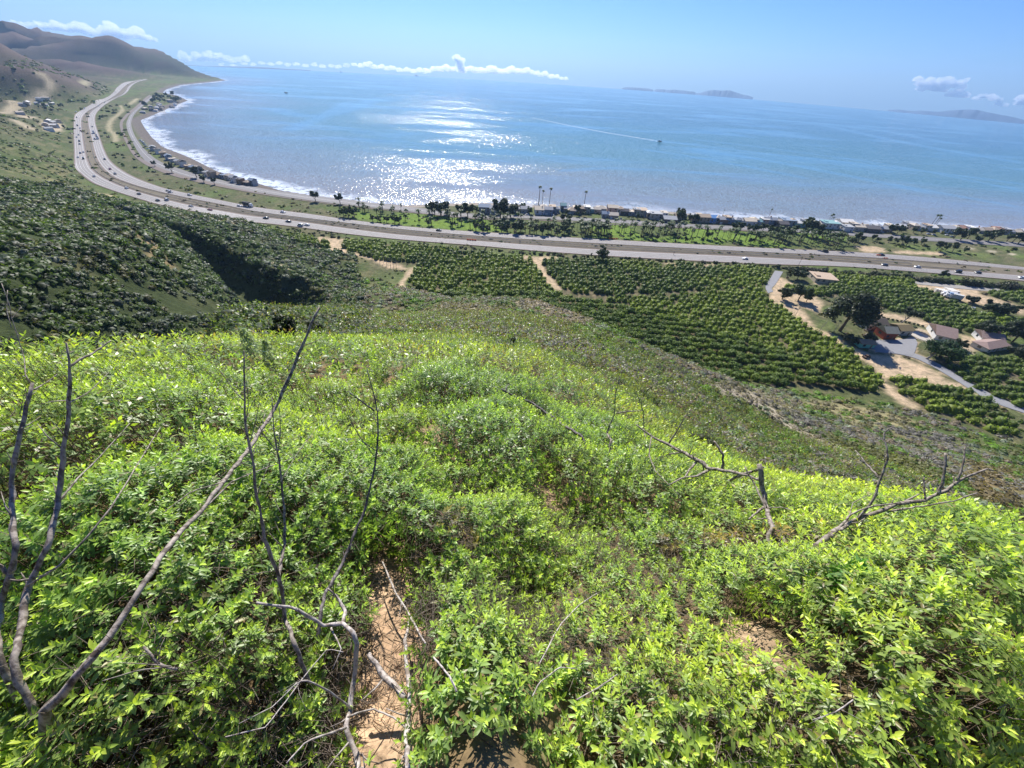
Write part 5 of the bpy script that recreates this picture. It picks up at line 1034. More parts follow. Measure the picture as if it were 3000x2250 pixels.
# ------------------------------------------------------------ boats
def boat(px,py,L,lab,rz,colr=(.1,.1,.12),name='boat',cat='boat'):
    x,y=sea_hit(px,py);p=(float(x),float(y),float(-drop(math.hypot(x,y))));e=empty(name,p,rz,lab,cat)
    hb=MB();sec=[(-.5,.14,.10),(-.2,.17,.10),(.2,.15,.11),(.42,.07,.13),(.5,.01,.15)]
    for x_,w,h_ in sec: hb.v+=[(x_*L,-w*L,h_*L),(x_*L,-w*L*.6,-.03*L),(x_*L,w*L*.6,-.03*L),(x_*L,w*L,h_*L)];hb.c+=[(1,1,1)]*4
    for i in range(4):
        for k in range(3): a=i*4+k;hb.f.append((a,a+1,a+5,a+4))
        hb.f.append((i*4+3,i*4,i*4+4,i*4+7))
    hb.f.append((0,3,2,1));link('hull',hb.mesh('hull',paint(colr)),e);link('cabin',MB().box(-.22*L,.12*L,-.09*L,.09*L,.1*L,.24*L).box(-.15*L,.05*L,-.07*L,.07*L,.24*L,.29*L).mesh('cabin',paint((.6,.6,.6))),e)
boat(1933,414.5,10,'motor boat drawing a long white wake across the bay',math.atan2(wake[-1][1]-wake[-8][1],wake[-1][0]-wake[-8][0]),(.08,.09,.11))
boat(1220,220.5,50,'long dark ship silhouetted on the horizon below the cloud bank',.1,(.12,.14,.17),'ship','ship')
boat(998,208.5,40,'pale distant ship on the horizon nearest the far shore',.2,(.3,.33,.36),'ship','ship')
boat(1330,229,20,'tiny dark vessel on the horizon below the tall cloud',.2,(.12,.14,.17),'ship','ship')
boat(838,272,12,'tiny dark boat alone in the western part of the bay',.3,(.1,.1,.12))
boat(2304,298.5,18,'tiny dark boat just below the horizon right of the small islands',.3,(.1,.1,.12))
# gravel/rock wall on the beach

# ------------------------------------------------------------ the near slope: leafy shrubs
FG=leafmat('near_leaf',.42,spec=.45,rough=.38,tcol=(1.25,1.3,.55));TW=simple('brown_twigs',(.13,.09,.06),.9,.35,20);DW=simple('dry_stalks',(.11,.075,.055),.9,.4,15)
def leaf_proto(seg):
    """leaf along +x, unit length, folded at the midrib; verts, tri faces"""
    if seg: v=[(0,0,0),(.3,.17,.05),(.3,0,-.0),(.3,-.17,.05),(.66,.15,.03),(.66,0,-.02),(.66,-.15,.03),(1,0,-.10)];f=[(0,2,1,1),(0,3,2,2),(1,2,5,4),(2,3,6,5),(4,5,7,7),(5,6,7,7)]
    else: v=[(0,0,0),(.42,.2,.05),(1,0,-.05),(.42,-.2,.05)];f=[(0,3,2,1)]
    return np.array(v,float),np.array(f)
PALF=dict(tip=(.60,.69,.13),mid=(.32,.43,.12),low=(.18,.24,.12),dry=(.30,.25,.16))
def sprig(nl,rg,seg,dull=0.0):
    """one shoot: leaves in crossed pairs up a short stem; z up, height ~.16"""
    lv,lf=leaf_proto(seg);V=[];F=[];K=[];b=0;a=rg.random()*6.28
    for i in range(nl):
        t=i/(nl-1);a+=math.pi if i%2 else 1.45+rg.normal()*.3
        z=.02+.15*t;pitch=math.radians(-5+62*t**1.5+rg.normal()*10);ln=(.070-.026*t)*rg.uniform(.7,1.3)
        ca,sa_=math.cos(a),math.sin(a);cp,sp=math.cos(pitch),math.sin(pitch)
        x=lv[:,0]*cp-lv[:,2]*sp;zz=lv[:,0]*sp+lv[:,2]*cp;y=lv[:,1]*.98
        w=np.stack([x*ca-y*sa_,x*sa_+y*ca,zz],1)*ln+[0,0,z];V.append(w);F.append(lf+b);b+=len(w)
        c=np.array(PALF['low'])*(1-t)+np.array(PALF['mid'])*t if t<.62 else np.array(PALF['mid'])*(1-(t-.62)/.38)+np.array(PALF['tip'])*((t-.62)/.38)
        if rg.random()<.10*(1-t)+dull*.4: c=np.array(PALF['dry'])
        K.append(np.tile(c*rg.uniform(.75,1.3),(len(w),1)))
    return np.vstack(V),np.vstack(F),np.vstack(K)
def scatter(protos,P,axis,scale,tint,rg):
    """place copies; axis = growth direction"""
    V=[];F=[];K=[];b=0;which=rg.integers(0,len(protos),len(P))
    for k,(pv,pf,pk) in enumerate(protos):
        s=which==k
        if not s.any(): continue
        p=P[s];ax=axis[s];n=len(p);h=rg.normal(size=(n,3));x=np.cross(h,ax);x/=np.linalg.norm(x,axis=1,keepdims=True);y=np.cross(ax,x)
        w=(pv[None,:,0:1]*x[:,None]+pv[None,:,1:2]*y[:,None]+pv[None,:,2:3]*ax[:,None])*scale[s][:,None,None]+p[:,None]
        V.append(w.reshape(-1,3));F.append((pf[None]+np.arange(n)[:,None,None]*len(pv)).reshape(-1,pf.shape[1])+b);K.append((pk[None]*tint[s][:,None]).reshape(-1,3));b+=n*len(pv)
    return np.vstack(V),np.vstack(F),np.vstack(K)
def quads_fix(name,v,f,mat_,cols):
    # faces with a repeated last corner are triangles
    tri=f[:,2]==f[:,3];me=bpy.data.meshes.new(name);fq=f[~tri];ft=f[tri][:,:3]
    me.vertices.add(len(v));me.vertices.foreach_set('co',v.astype('f4').ravel());idx=np.concatenate([fq.ravel(),ft.ravel()]).astype('i4')
    me.loops.add(len(idx));me.loops.foreach_set('vertex_index',idx);st=np.concatenate([np.arange(len(fq))*4,len(fq)*4+np.arange(len(ft))*3]).astype('i4')
    me.polygons.add(len(st));me.polygons.foreach_set('loop_start',st);me.materials.append(mat_)
    a=me.attributes.new('col','FLOAT_COLOR','POINT');c=np.ones((len(v),4),'f4');c[:,:3]=cols;a.data.foreach_set('color',c.ravel());me.update();return me
def mound(x,y):
    """height of the shrub canopy above the soil"""
    r=np.hypot(x,y);a=fbm(x/1.5+3,y/1.5,3,91);b_=fbm(x/.55,y/.55,2,95)
    h=.15+.80*np.clip((a-.34)/.28,0,1)**.8+.22*(b_-.5)
    h=h*(1-np.clip(samp(SOILM,x,y)*2.5,0,1));return np.clip(h,0,1.0)*np.clip(.45+r*.22,0,1)
def field(name,r0,r1,spacing,nl,seg,seed,size,azr=(-100,100),layers=((1,1.),(.72,.55),(.45,.4)),spread=.5,brown=.0,tm=(1.12,1.12,1.0)):
    rg=np.random.default_rng(seed);protos=[sprig(nl,rg,seg,brown) for _ in range(12)];PP=[];AX=[];SC=[];TI=[]
    for hfac,dn in layers:
        area=math.radians(azr[1]-azr[0])*.5*(r1*r1-r0*r0);n=int(area/spacing**2*dn);a=np.radians(rg.uniform(*azr,n));r=np.sqrt(rg.uniform(r0*r0,r1*r1,n));x=r*np.sin(a);y=r*np.cos(a)
        m_=mound(x,y);keep=(m_>.05+.02*rg.random(n))&(rg.random(n)<np.clip(m_/.32,.5,1));x,y,m_,r=x[keep],y[keep],m_[keep],r[keep];n=len(x)
        e=.08;gx_=(mound(x+e,y)-mound(x-e,y))/(2*e)+(G(x+.3,y)-G(x-.3,y))/.6;gy_=(mound(x,y+e)-mound(x,y-e))/(2*e)+(G(x,y+.3)-G(x,y-.3))/.6
        ax=np.stack([-gx_*.55,-gy_*.55,np.ones(n)],1)+rg.normal(size=(n,3))*spread*.45;ax/=np.linalg.norm(ax,axis=1,keepdims=True)
        z=G(x,y)+m_*hfac-.12*size+rg.normal(size=n)*.035;PP.append(np.stack([x,y,z],1));AX.append(ax);SC.append(size*rg.uniform(.7,1.3,n))
        q=fbm(x/2.2,y/2.2,3,71);q2=fbm(x/7,y/7,2,73)
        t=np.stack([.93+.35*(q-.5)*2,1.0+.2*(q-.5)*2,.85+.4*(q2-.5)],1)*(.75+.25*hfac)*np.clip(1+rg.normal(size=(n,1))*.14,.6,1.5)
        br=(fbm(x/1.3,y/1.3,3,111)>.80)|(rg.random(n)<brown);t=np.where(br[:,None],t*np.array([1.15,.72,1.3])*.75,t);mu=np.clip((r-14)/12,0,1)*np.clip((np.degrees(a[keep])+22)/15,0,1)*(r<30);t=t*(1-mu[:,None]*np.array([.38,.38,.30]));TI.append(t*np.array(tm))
    v,f,k=scatter(protos,np.vstack(PP),np.vstack(AX),np.concatenate(SC),np.vstack(TI),rg)
    link(name,quads_fix(name,v,f,FG,k),kind='stuff');print(name,len(f))
    return np.vstack(PP)
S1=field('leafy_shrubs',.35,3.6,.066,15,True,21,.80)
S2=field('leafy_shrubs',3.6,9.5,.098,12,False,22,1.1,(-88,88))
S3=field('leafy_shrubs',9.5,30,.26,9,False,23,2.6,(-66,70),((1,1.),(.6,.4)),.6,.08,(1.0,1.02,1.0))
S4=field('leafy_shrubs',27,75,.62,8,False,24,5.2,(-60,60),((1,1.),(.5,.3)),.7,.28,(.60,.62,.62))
# stems and twigs inside the shrubs
def prisms(name,A_,B_,ra,rb,mt,mid=None,**kw):
    n=len(A_);d=B_-A_;u=np.cross(d,[.3,.2,1.0]);u/=np.linalg.norm(u,axis=1,keepdims=True)+1e-9;w=np.cross(d,u);w/=np.linalg.norm(w,axis=1,keepdims=True)+1e-9
    P=[A_,B_] if mid is None else [A_,mid,B_];R_=[ra,rb] if mid is None else [ra,(ra+rb)/2,rb];V=[]
    for p,r in zip(P,R_):
        for k in range(3): a=k*2.094;V.append(p+(math.cos(a)*u+math.sin(a)*w)*np.reshape(r,(-1,1)))
    V=np.stack(V,1).reshape(-1,3);m_=len(P)*3;f=[]
    for j in range(len(P)-1):
        for k in range(3): f.append([j*3+k,j*3+(k+1)%3,j*3+3+(k+1)%3,j*3+3+k])
    F=(np.array(f)[None]+np.arange(n)[:,None,None]*m_).reshape(-1,4);link(name,raw(name,V,F,mt),**kw)
rg=np.random.default_rng(33)
T=np.vstack([S1[rg.random(len(S1))<.6],S2[rg.random(len(S2))<.30]]);n=len(T);gz=G(T[:,0],T[:,1])
B0=T+np.stack([rg.normal(size=n)*.12,rg.normal(size=n)*.12,np.zeros(n)],1);B0[:,2]=G(B0[:,0],B0[:,1])-.02;Tm=(B0+T)/2+rg.normal(size=(n,3))*.03
prisms('shrub_stems',B0,T+np.array([0,0,.03]),np.full(n,.0045),np.full(n,.002),TW,Tm,kind='stuff')
# leafless twig tangle through the shrubs
n=30000;r=np.exp(rg.uniform(math.log(.9),math.log(26),n));a=np.radians(rg.uniform(-88,80,n));x=r*np.sin(a);y=r*np.cos(a);q=fbm(x/1.3,y/1.3,3,111)
k=((q>.52)|(rg.random(n)<.30))&((samp(SOILM,x,y)<.3)|(rg.random(n)<.12));x,y,r=x[k],y[k],r[k];n=len(x);m_=mound(x,y)
A_=np.stack([x,y,G(x,y)+m_*rg.uniform(.2,.95,n)],1);d=rg.normal(size=(n,3))*[1,1,.6]+[0,0,.5];d/=np.linalg.norm(d,axis=1,keepdims=True);B_=A_+d*rg.uniform(.12,.42,(n,1))*np.clip(.7+r*.05,.7,2)[:,None]
rr_=.0016+r*.00028;prisms('twig_tangle',A_,B_,rr_*1.3,rr_*.6,simple('grey_brown_twigs',(.20,.16,.125),.9,.3,20),(A_+B_)/2+rg.normal(size=(n,3))*.025,kind='stuff')
# dry upright stalks standing above the leaves
n=6500;r=np.exp(rg.uniform(math.log(1.3),math.log(34),n));a=np.radians(rg.uniform(-75,68,n));x=r*np.sin(a);y=r*np.cos(a);q=fbm(x/2.5,y/2.5,2,131);k=(q>.47)&(samp(SOILM,x,y)<.3);x,y,r=x[k],y[k],r[k];n=len(x)
A_=np.stack([x,y,G(x,y)+mound(x,y)*.6],1);hh_=rg.uniform(.25,.62,n);B_=A_+np.stack([rg.normal(size=n)*.07,rg.normal(size=n)*.07,hh_+.25],1);rr_=.0015+r*.00025
prisms('dry_stalks',A_,B_,rr_,rr_*.6,DW,(A_+B_)/2+rg.normal(size=(n,3))*.018,kind='stuff')
# litter on the bare soil
n=3500;xs=[];
r=rg.uniform(.6,4,n);a=np.radians(rg.uniform(-60,75,n));x=r*np.sin(a);y=r*np.cos(a);k=samp(SOILM,x,y)>.3;x,y=x[k],y[k];n=len(x)
if n:
    A_=np.stack([x,y,G(x,y)+.008],1);t_=rg.uniform(0,6.28,n);L_=rg.uniform(.02,.16,n);B_=A_+np.stack([np.cos(t_)*L_,np.sin(t_)*L_,rg.uniform(0,.03,n)],1);B_[:,2]=G(B_[:,0],B_[:,1])+rg.uniform(.004,.03,n)
    prisms('leaf_litter',A_,B_,np.full(n,.003),np.full(n,.0015),simple('straw_litter',(.42,.32,.21),.9,.4,30),kind='stuff')
print('litter',n)
# ------------------------------------------------------------ dead branches
def deadwood(name,base,dark):
    m,nt,b=mat(name);g=nt.nodes.new('ShaderNodeNewGeometry');mp=nt.nodes.new('ShaderNodeMapping');nt.links.new(g.outputs['Position'],mp.inputs[0]);mp.inputs['Scale'].default_value=(30,30,9)
    f=noise(nt,1.0,5,.65,mp.outputs[0]);f2=noise(nt,5,3);c=mixc(nt,ramp(nt,f,[(.42,0.),(.56,1.)]),dark,base);c=mixc(nt,ramp(nt,f2,[(.35,0.),(.65,.5)]),c,tuple(v*.6 for v in base))
    nt.links.new(c,b.inputs['Base Color']);b.inputs['Roughness'].default_value=.8;bump(nt,f,.8,.006,b);return m
DWG=deadwood('weathered_grey_wood',(.42,.36,.30),(.08,.055,.04));DWP=deadwood('bleached_wood',(.58,.52,.47),(.22,.17,.13));DWB=deadwood('burnt_wood',(.24,.21,.20),(.03,.025,.025))
DM={'g':DWG,'p':DWP,'b':DWB}
def knobby(pts,rads,seed,sub=3):
    """polyline -> gently crooked tube points"""
    rg=random.Random(seed);P=resample(np.array(pts,float),max(len(pts)*sub,6));R_=np.interp(np.linspace(0,1,len(P)),np.linspace(0,1,len(rads)),rads)
    out=[];rr=[]
    for i,p in enumerate(P):
        w=R_[i]*.38;out.append(p+np.array([rg.uniform(-w,w) for _ in range(3)])*(0 if i==0 else 1));rr.append(R_[i]*rg.uniform(.86,1.16))
    return out,rr
def world_line(px,rb,rt,buried=.25):
    """sight-line points at horizontal distances rb -> rt"""
    L=np.array(px,float);d=np.r_[0,np.cumsum(np.linalg.norm(np.diff(L,axis=0),axis=1))];d/=max(d[-1],1e-6);az,T=azT(L[:,0],L[:,1]);r=rb+(rt-rb)*d
    if 'CAN' in globals():
        hr=np.array([math.hypot(*hitc(a,b)[:2]) for a,b in L]);r=np.minimum(r,hr*.90)
    return np.stack([r*np.sin(az),r*np.cos(az),H-T*r],1)
CAN=GZ+mound(GX,GY)*.95
def hitc(px,py):
    global G
    g0=G;G=lambda x,y:samp(CAN,x,y);q=hit(px,py,.3)[0];G=g0;return q
def branch(label,px,wid,rb,rt,mt,sides=(),twigs=14,seed=0,name='dead_branch',root=True):
    sh=1.0
    if root:
        q=hitc(px[0][0],px[0][1]);sh=math.hypot(q[0],q[1])*.98/rb
    P=world_line(px,rb*sh,rt*sh)
    if root:
        e_=P[0]-P[2];e_/=np.linalg.norm(e_);P=np.vstack([[P[0]+(e_*.5+np.array([0,0,-.5]))*.35*max(1,rb*.4)],P])
    dep=(P-[0,0,H])@Fv;w=np.interp(np.linspace(0,1,len(P)),np.linspace(0,1,len(wid)),wid)*.6;R_=w*dep/FPX/2
    o=P[0].copy();pts,rr=knobby(P-o,R_,seed);mb=MB().tube(pts,rr,8);rgx=random.Random(seed+5)
    for k in range(twigs):
        i=rgx.randrange(len(pts)//3,len(pts)-1);q=np.array(pts[i]);dr=np.array(pts[i+1])-np.array(pts[i]);dr/=np.linalg.norm(dr);dv=dr*rgx.uniform(.2,1)+np.array([rgx.gauss(0,.6) for _ in range(3)])+[0,0,.2];dv/=np.linalg.norm(dv);L_=rgx.uniform(.05,.2)*max(1,rb/5)
        mb.tube([q,q+dv*L_*.5+np.array([rgx.gauss(0,.01) for _ in range(3)]),q+dv*L_],[rr[i]*.4,rr[i]*.28,rr[i]*.12],4)
    e=empty(name,o,0,label,'branch')
    link('stem',mb.mesh('stem',DM[mt],True),e)
    for j,(spx,sw,sr0,sr1) in enumerate(sides):
        S=world_line(spx,sr0*sh,sr1*sh);dep=(S-[0,0,H])@Fv;w=np.interp(np.linspace(0,1,len(S)),np.linspace(0,1,len(sw)),sw)*.68;pts,rr=knobby(S-o,w*dep/FPX/2,seed+j+11);link('side_branch',MB().tube(pts,rr,6).mesh('side_branch',DM[mt],True),e)
def rl(rb,rt,px,i):
    L=np.array(px,float);d=np.r_[0,np.cumsum(np.linalg.norm(np.diff(L,axis=0),axis=1))];d/=d[-1];return rb+(rt-rb)*d[i]
b1=[(135,2085),(226,1984),(280,1925),(339,1835),(384,1772),(425,1699),(497,1592),(588,1501),(655,1411),(732,1312),(805,1199),(841,1117),(872,1049),(909,955),(936,900)]
branch('longest dead branch, leaning diagonally across the slope with a thin knobbly tip',b1,(46,36,30,26,26,24,20,17,13,10),1.75,3.3,'g',[([(588,1501),(680,1410),(780,1370),(850,1345)],(7,3),2.4,3.0),([(655,1411),(560,1440),(480,1500)],(6,3),2.6,2.9),([(756,1265),(800,1255),(840,1240)],(6,2),2.9,3.1),([(895,1010),(925,1000),(950,985)],(4,2),3.2,3.3)],16,1)
b2=[(40,1960),(50,1907),(63,1817),(81,1717),(145,1592),(172,1470),(181,1379),(194,1266),(203,1176),(206,1063),(194,1004)]
branch('thick pale dead stem standing at the left with a forked white top',b2,(34,32,28,24,22,20,18,8),2.2,2.6,'g',[([(206,1072),(240,1050),(271,1036),(300,1015),(325,997)],(11,5),2.6,2.75),([(172,1470),(230,1400),(300,1330),(380,1240)],(8,3),2.4,2.9),([(81,1717),(200,1640),(330,1480),(470,1250)],(10,3),2.25,3.2),([(203,1180),(260,1150),(320,1090)],(6,2),2.5,2.8)],12,2)
b3=[(-10,1900),(0,1772),(27,1690),(45,1600),(34,1447),(41,1357),(59,1266),(81,1185),(97,1122)]
branch('grey dead stem at the very edge of the view beside the forked stem',b3,(30,26,24,22,18,14),2.3,2.7,'g',[([(99,1142),(130,1125),(167,1097)],(7,3),2.7,2.8),([(41,1700),(0,1660),(-30,1640)],(16,18),2.4,2.3),([(62,1255),(90,1240),(120,1220)],(5,2),2.6,2.7)],8,3)
b4=[(860,1880),(836,1812),(830,1745),(814,1681),(778,1592),(764,1501),(750,1438),(744,1366),(730,1303),(719,1244),(716,1131),(714,1027)]
branch('slender upright dead stem crossing behind the longest branch, with a spiky dark top',b4,(20,19,18,16,14,10,5),2.15,3.0,'g',[([(716,1175),(690,1150),(665,1115),(645,1085)],(5,2),2.8,3.0),([(730,1303),(745,1255),(760,1180)],(5,2),2.8,2.9),([(719,1250),(728,1180),(722,1110)],(4,2),2.7,2.85)],14,4)
b5=[(817,1690),(832,1600),(836,1592),(832,1492),(823,1402),(814,1325),(802,1266),(796,1162)]
branch('straight dead stem rising beside the spiky one from the same fork',b5,(14,14,13,11,8,4),2.3,3.0,'g',[([(814,1325),(770,1270),(745,1215)],(5,2),2.75,2.9),([(814,1330),(822,1260),(818,1190)],(5,2),2.75,2.9),([(823,1410),(870,1330),(930,1250)],(4,2),2.6,3.1)],10,5)
b6=[(940,1790),(955,1735),(1000,1660),(1040,1560),(1068,1496),(1093,1392),(1104,1325),(1108,1257),(1106,1198),(1086,1121),(1075,1080)]
branch('curved dark dead stem bending back over the bare path',b6,(18,18,16,13,11,8,4),2.3,3.7,'b',[([(1095,1203),(1059,1175),(1018,1146)],(8,3),3.4,3.5),([(1095,1335),(1070,1300),(1050,1285)],(4,2),3.2,3.3),([(1100,1320),(1060,1290),(1030,1240),(1010,1190)],(5,2),3.2,3.5)],14,6)
branch('bleached twisting root lying along the edge of the bare path',[(750,1765),(868,1783),(949,1831),(1004,1826),(1040,1858),(1045,1889),(1038,1984),(1027,2075),(1013,2133),(1032,2183),(1054,2246),(1065,2300)],(12,14,18,22,24,24,26,28),1.55,.72,'p',[([(1004,1826),(1013,1790),(985,1745),(960,1725)],(18,8),1.35,1.5),([(1027,2075),(960,2020),(890,1990),(830,2030)],(10,4),.9,1.1),([(1013,2133),(900,2170),(840,2235)],(10,6),.85,.9),([(1020,2100),(1090,2075),(1150,2100),(1200,2140)],(9,5),.85,.9),([(970,1840),(1000,1900),(975,1960)],(8,3),1.3,1.2)],8,7,root=False)
branch('thick pinkish fallen log across the bare soil of the path',[(1080,1915),(1127,1980),(1160,2015),(1185,2050)],(20,26,30,28),1.16,.98,'p',(),2,8,'fallen_log',root=False)
branch('pale dry log lying straight down the path, partly under leaves',[(1203,1808),(1187,1875),(1192,1962),(1203,2029),(1199,2088),(1190,2165),(1194,2245)],(14,16,20,24,26,24),1.42,.62,'p',(),3,9,'fallen_log',root=False)
branch('thin straight pale stick slanting over the top of the path',[(1120,1645),(1158,1735),(1203,1808),(1246,1885)],(7,9,9,8),2.0,1.45,'p',(),2,10,'fallen_stick',root=False)
branch('short pale bent stick half buried right of the path',[(1270,1925),(1300,1960),(1325,1995),(1338,2025)],(8,10,9),1.25,1.1,'p',(),1,12,'fallen_stick',root=False)
branch('dark mottled dead limb sloping down from its broken tip in mid slope',[(1705,1277),(1651,1248),(1619,1221),(1583,1198),(1556,1178),(1515,1166),(1470,1139)],(16,14,13,13,12,10,9),5.2,6.3,'b',[([(1535,1170),(1528,1158),(1530,1150)],(6,3),5.9,6.0),([(1480,1145),(1485,1132),(1490,1125)],(5,2),6.2,6.25)],6,13)
branch('y-shaped grey dead stem near the middle of the slope edge',[(1790,1290),(1778,1270),(1787,1243),(1802,1212),(1802,1157),(1810,1125),(1816,1100)],(11,10,10,9,6,3),6.6,7.1,'g',[([(1805,1210),(1845,1205),(1882,1203)],(6,3),6.9,7.0)],6,14)
branch('zigzag pale dead stem just east of the y-shaped one',[(1893,1290),(1886,1257),(1886,1212),(1875,1180),(1895,1144),(1927,1117)],(9,8,7,5,4),6.8,7.3,'g',[([(1876,1180),(1868,1160),(1862,1145)],(4,2),7.1,7.2)],6,15)
branch('tangled grey fallen limbs lying on the slope next to the post',[(1863,1243),(1909,1279),(1958,1302),(2000,1325),(2045,1348),(2081,1375),(2136,1380),(2181,1389),(2230,1408)],(6,9,12,16,20,20,16,12),5.6,4.9,'g',[([(2118,1380),(2118,1335),(2105,1310),(2090,1292)],(12,8),5.2,5.4),([(2140,1407),(2170,1392),(2200,1382),(2237,1370)],(14,12),5.0,5.0),([(2081,1375),(2040,1395),(2000,1400),(1960,1420)],(12,6),5.2,5.0),([(2045,1348),(2020,1375),(2005,1400)],(10,5),5.3,5.1),([(1958,1302),(1985,1260),(2010,1215)],(7,3),5.6,5.8),([(2000,1325),(1960,1330),(1930,1345)],(7,3),5.4,5.3),([(1909,1279),(1900,1330),(1920,1380),(1990,1450)],(6,2),5.4,4.6)],18,16,'fallen_limbs',root=False)
branch('short thick weathered post-like stump with a slanting side limb',[(2262,1545),(2258,1529),(2244,1479),(2233,1425),(2228,1390),(2224,1362)],(24,22,20,20,20,21),4.3,4.55,'g',[([(2240,1480),(2212,1420),(2195,1392),(2181,1366)],(9,6),4.4,4.6),([(2238,1485),(2215,1503),(2194,1522)],(10,7),4.4,4.2),([(2245,1488),(2290,1486),(2330,1498)],(5,3),4.35,4.4)],2,17,'tree_stump')
branch('large bare bough with upturned tips at the right edge of the near slope',[(2430,1572),(2452,1552),(2511,1524),(2588,1493),(2646,1472),(2710,1466),(2769,1439),(2809,1407),(2850,1389),(2895,1373),(2910,1379)],(26,24,22,22,20,18,15,11,7),4.3,5.6,'g',[([(2748,1452),(2764,1398),(2769,1360),(2771,1326)],(12,10,9),5.1,5.3),([(2805,1410),(2823,1353),(2828,1308)],(9,5),5.3,5.5),([(2798,1420),(2792,1395)],(7,5),5.25,5.3),([(2610,1497),(2723,1479),(2805,1466),(2840,1450),(2863,1444)],(8,5),4.8,5.6),([(2646,1472),(2692,1448)],(8,5),4.9,5.1),([(2710,1464),(2707,1420),(2705,1398)],(8,6),5.0,5.1)],12,18)
branch('tall bare branch with a hooked tip beside the large bough',[(2440,1560),(2461,1552),(2520,1511),(2561,1461),(2579,1402),(2601,1344),(2598,1312),(2588,1280),(2590,1262),(2605,1254),(2622,1251)],(18,17,16,15,12,10,9,7,6),4.6,5.3,'g',[([(2574,1400),(2542,1362),(2520,1348)],(8,6),5.0,5.15),([(2535,1355),(2520,1335),(2506,1320)],(6,4),5.1,5.2),([(2452,1552),(2500,1500),(2545,1485),(2640,1472)],(9,6),4.5,4.9),([(2480,1540),(2500,1470),(2555,1447)],(5,3),4.6,4.9)],12,19)
branch('faint thin bare twig standing against the dark canyon at the far edge',[(75,1100),(71,1049),(50,980),(34,930),(31,900),(20,870),(5,830)],(5,5,4,3),6,6.6,'g',[([(33,935),(50,915),(62,900)],(3,2),6.3,6.4),([(33,960),(20,910),(22,850)],(3,2),6.2,6.5)],8,20,'dead_branch')
# short grey twigs lying in the leaves at the near left
branch('small forked grey twig lying on the leaves near the bottom of the slope',[(520,1960),(470,1950),(420,1895)],(12,12,10),1.55,1.7,'g',[([(500,1952),(420,1945),(350,1942)],(5,3),1.55,1.65),([(500,1952),(400,1965),(300,1995)],(6,4),1.55,1.5)],4,22,'fallen_twig',root=False)
branch('long thin arching dry stem rising over the leaves by the path',[(1005,1910),(960,1900),(900,1970),(840,2050),(780,2130),(660,2160)],(4,5,6,5),1.3,1.35,'p',[([(870,2000),(800,2070),(700,2120)],(5,3),1.2,1.4)],3,23,'fallen_twig',root=False)
for i,(pts,r0,r1) in enumerate([([(1580,1945),(1640,1830),(1700,1770),(1750,1738)],1.7,2.0),([(1690,2050),(1760,2010),(1810,1975)],1.35,1.4),([(2500,2050),(2450,2085),(2380,2110)],1.9,1.8),([(1560,2040),(1580,2000),(1640,1955),(1690,1960)],1.3,1.4)]):
    branch('thin dry pale stick caught in the leaves, %s of the scattered ones from the path'%ORD[i],pts,(6,6,4),r0,r1,'p',(),3,40+i,'fallen_twig',root=False)
# ------------------------------------------------------------ special plants
def feathery(px,py,r,hh,label,colr,seed):
    p=world_line([(px,py),(px,py)],r,r)[0];g=G(p[0],p[1]);rg=np.random.default_rng(seed);n=500;t=rg.uniform(0,1,n);D=blobdirs(n,rg,-1);c=np.array([p[0],p[1],g])+np.stack([D[:,0]*hh*.3*(1.1-t),D[:,1]*hh*.3*(1.1-t),t*hh],1)
    v,f,k=leafcards(c,hh*.03*rg.uniform(.6,1.4,n),np.array(colr)*np.clip(1+rg.normal(size=(n,1))*.2,.5,1.6),None,2.4,rg);e=empty('feathery_shrub',(p[0],p[1],g),0,label,'shrub');o=link('foliage',raw('foliage',v-np.array([p[0],p[1],g]),f,FG,cols=k),e);link('stem',MB().tube([(0,0,-.1),(0,0,hh*.8)],[.02,.008],5).mesh('stem',BARK),e)
feathery(2555,1640,4.0,.95,'soft feathery bright green shrub right of the post-like stump',(.22,.42,.12),1)
feathery(85,1095,12,.6,'small feathery pale green shrub at the canyon rim on the left',(.4,.5,.32),2)
feathery(740,1030,15,1.6,'pale green feathery shrub at the rim behind the longest branch',(.45,.52,.38),3);feathery(790,1035,14.5,1.2,'second pale feathery shrub beside the first one at the rim',(.45,.52,.38),4)
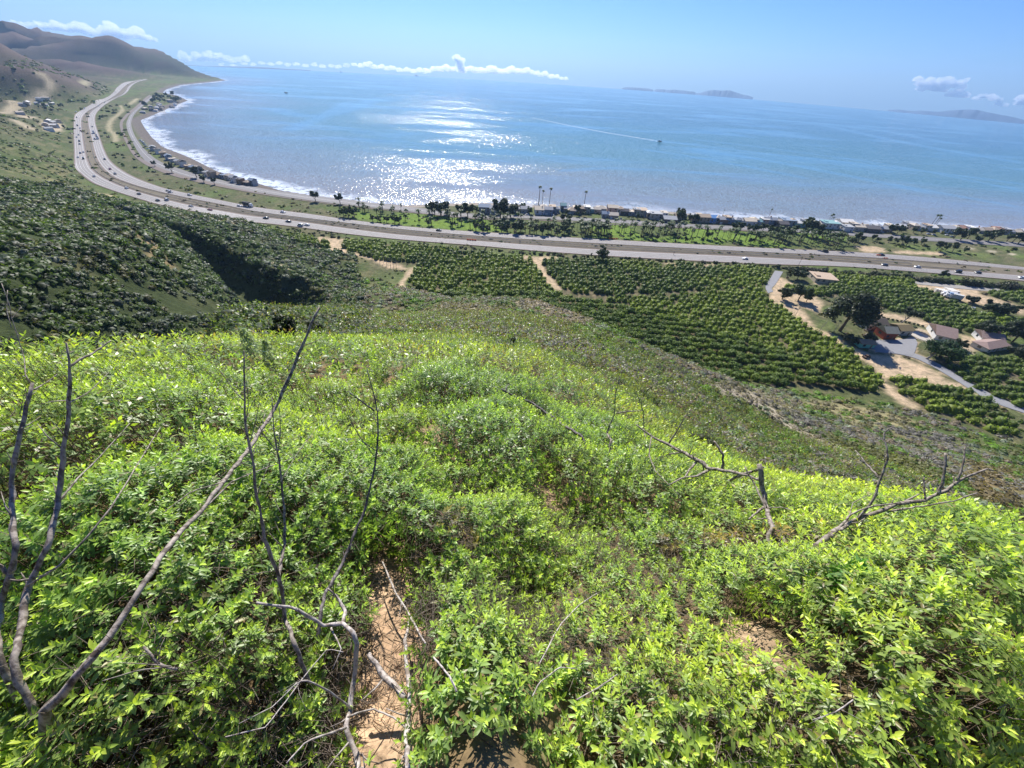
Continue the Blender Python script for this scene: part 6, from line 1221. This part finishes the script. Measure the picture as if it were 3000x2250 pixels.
# dark tall shrubs on the spur
for px,py,h_,w_2,lab,c,sd_i in [(840,1005,90,78,'tall near-black shrub in the hollow behind the rim',(.022,.035,.012),1),(930,985,50,50,'dark olive shrub on the spur right of the near-black one',(.06,.075,.03),4),(2045,1340,60,150,'wide olive leafy shrub behind the tangled fallen limbs',(.10,.115,.04),5),(1230,990,26,46,'dark rounded shrub in the middle of the ridge',(.035,.06,.022),6),(1490,1020,36,40,'dark shrub at the end of the ridge line',(.035,.06,.022),7)]:
    p=hit(px,py,6)[0];hh=h_/pxm(p);w=w_2/pxm(p)/2;L=[(x,y,z,r,f) for x,y,z,r,f in rand_lobes(12,w,hh,0,500+sd_i,.8)]
    e=empty('dark_shrub',p,0,lab,'shrub');link('crown',crown_mesh(L,1500,hh*.05,c,500+sd_i,LEAF,.7),e)
# leafless grey bushes on the rim and the ridge
def deadbush(px,py,hpx,seed,label,grp=None):
    p=hit(px,py,4)[0];hh=hpx/pxm(p);rgx=random.Random(seed);mb=MB()
    for k in range(16):
        a=rgx.uniform(0,6.28);s=rgx.uniform(.3,.9);d=np.array([math.cos(a)*s,math.sin(a)*s,1.0]);d/=np.linalg.norm(d);L_=hh*rgx.uniform(.6,1.1);q0=np.zeros(3);q1=d*L_*.5+np.array([rgx.gauss(0,.05)*hh for _ in range(3)]);q2=d*L_+np.array([rgx.gauss(0,.12)*hh for _ in range(3)]);rr=max(.004,hh*.012);mb.tube([q0,q1,q2],[rr,rr*.7,rr*.35],4)
        for j in range(4):
            t=rgx.uniform(.4,1);b=q1+(q2-q1)*t if t>.5 else q1;e_=b+np.array([rgx.gauss(0,.22),rgx.gauss(0,.22),abs(rgx.gauss(.12,.12))])*hh;mb.tube([b,e_],[rr*.5,rr*.25],3)
    e=empty('leafless_bush',p-np.array([0,0,.05]),0,label,'bush',grp);link('stem',mb.mesh('stem',GREYW),e)
for i,(x,y,h_) in enumerate([(600,1035,50),(650,1040,44),(700,1045,40),(560,1040,36),(520,1045,44),(1290,975,24),(1330,968,20),(1240,950,22),(1100,990,26),(1120,1000,22),(1430,1000,22),(1530,985,20),(1560,1000,22),(1700,1120,34),(1720,1160,36),(1880,1000,20),(1840,1050,24),(1940,1060,20),(1560,1100,36),(1640,1120,34),(2150,1200,20),(2040,1130,22),(1380,940,18),(1180,925,18),(1050,950,22),(1300,1080,30),(1340,1180,40)]):
    deadbush(x,y,h_,i,'grey leafless bush among the green shrubs of the ridge','leafless bushes of the ridge')
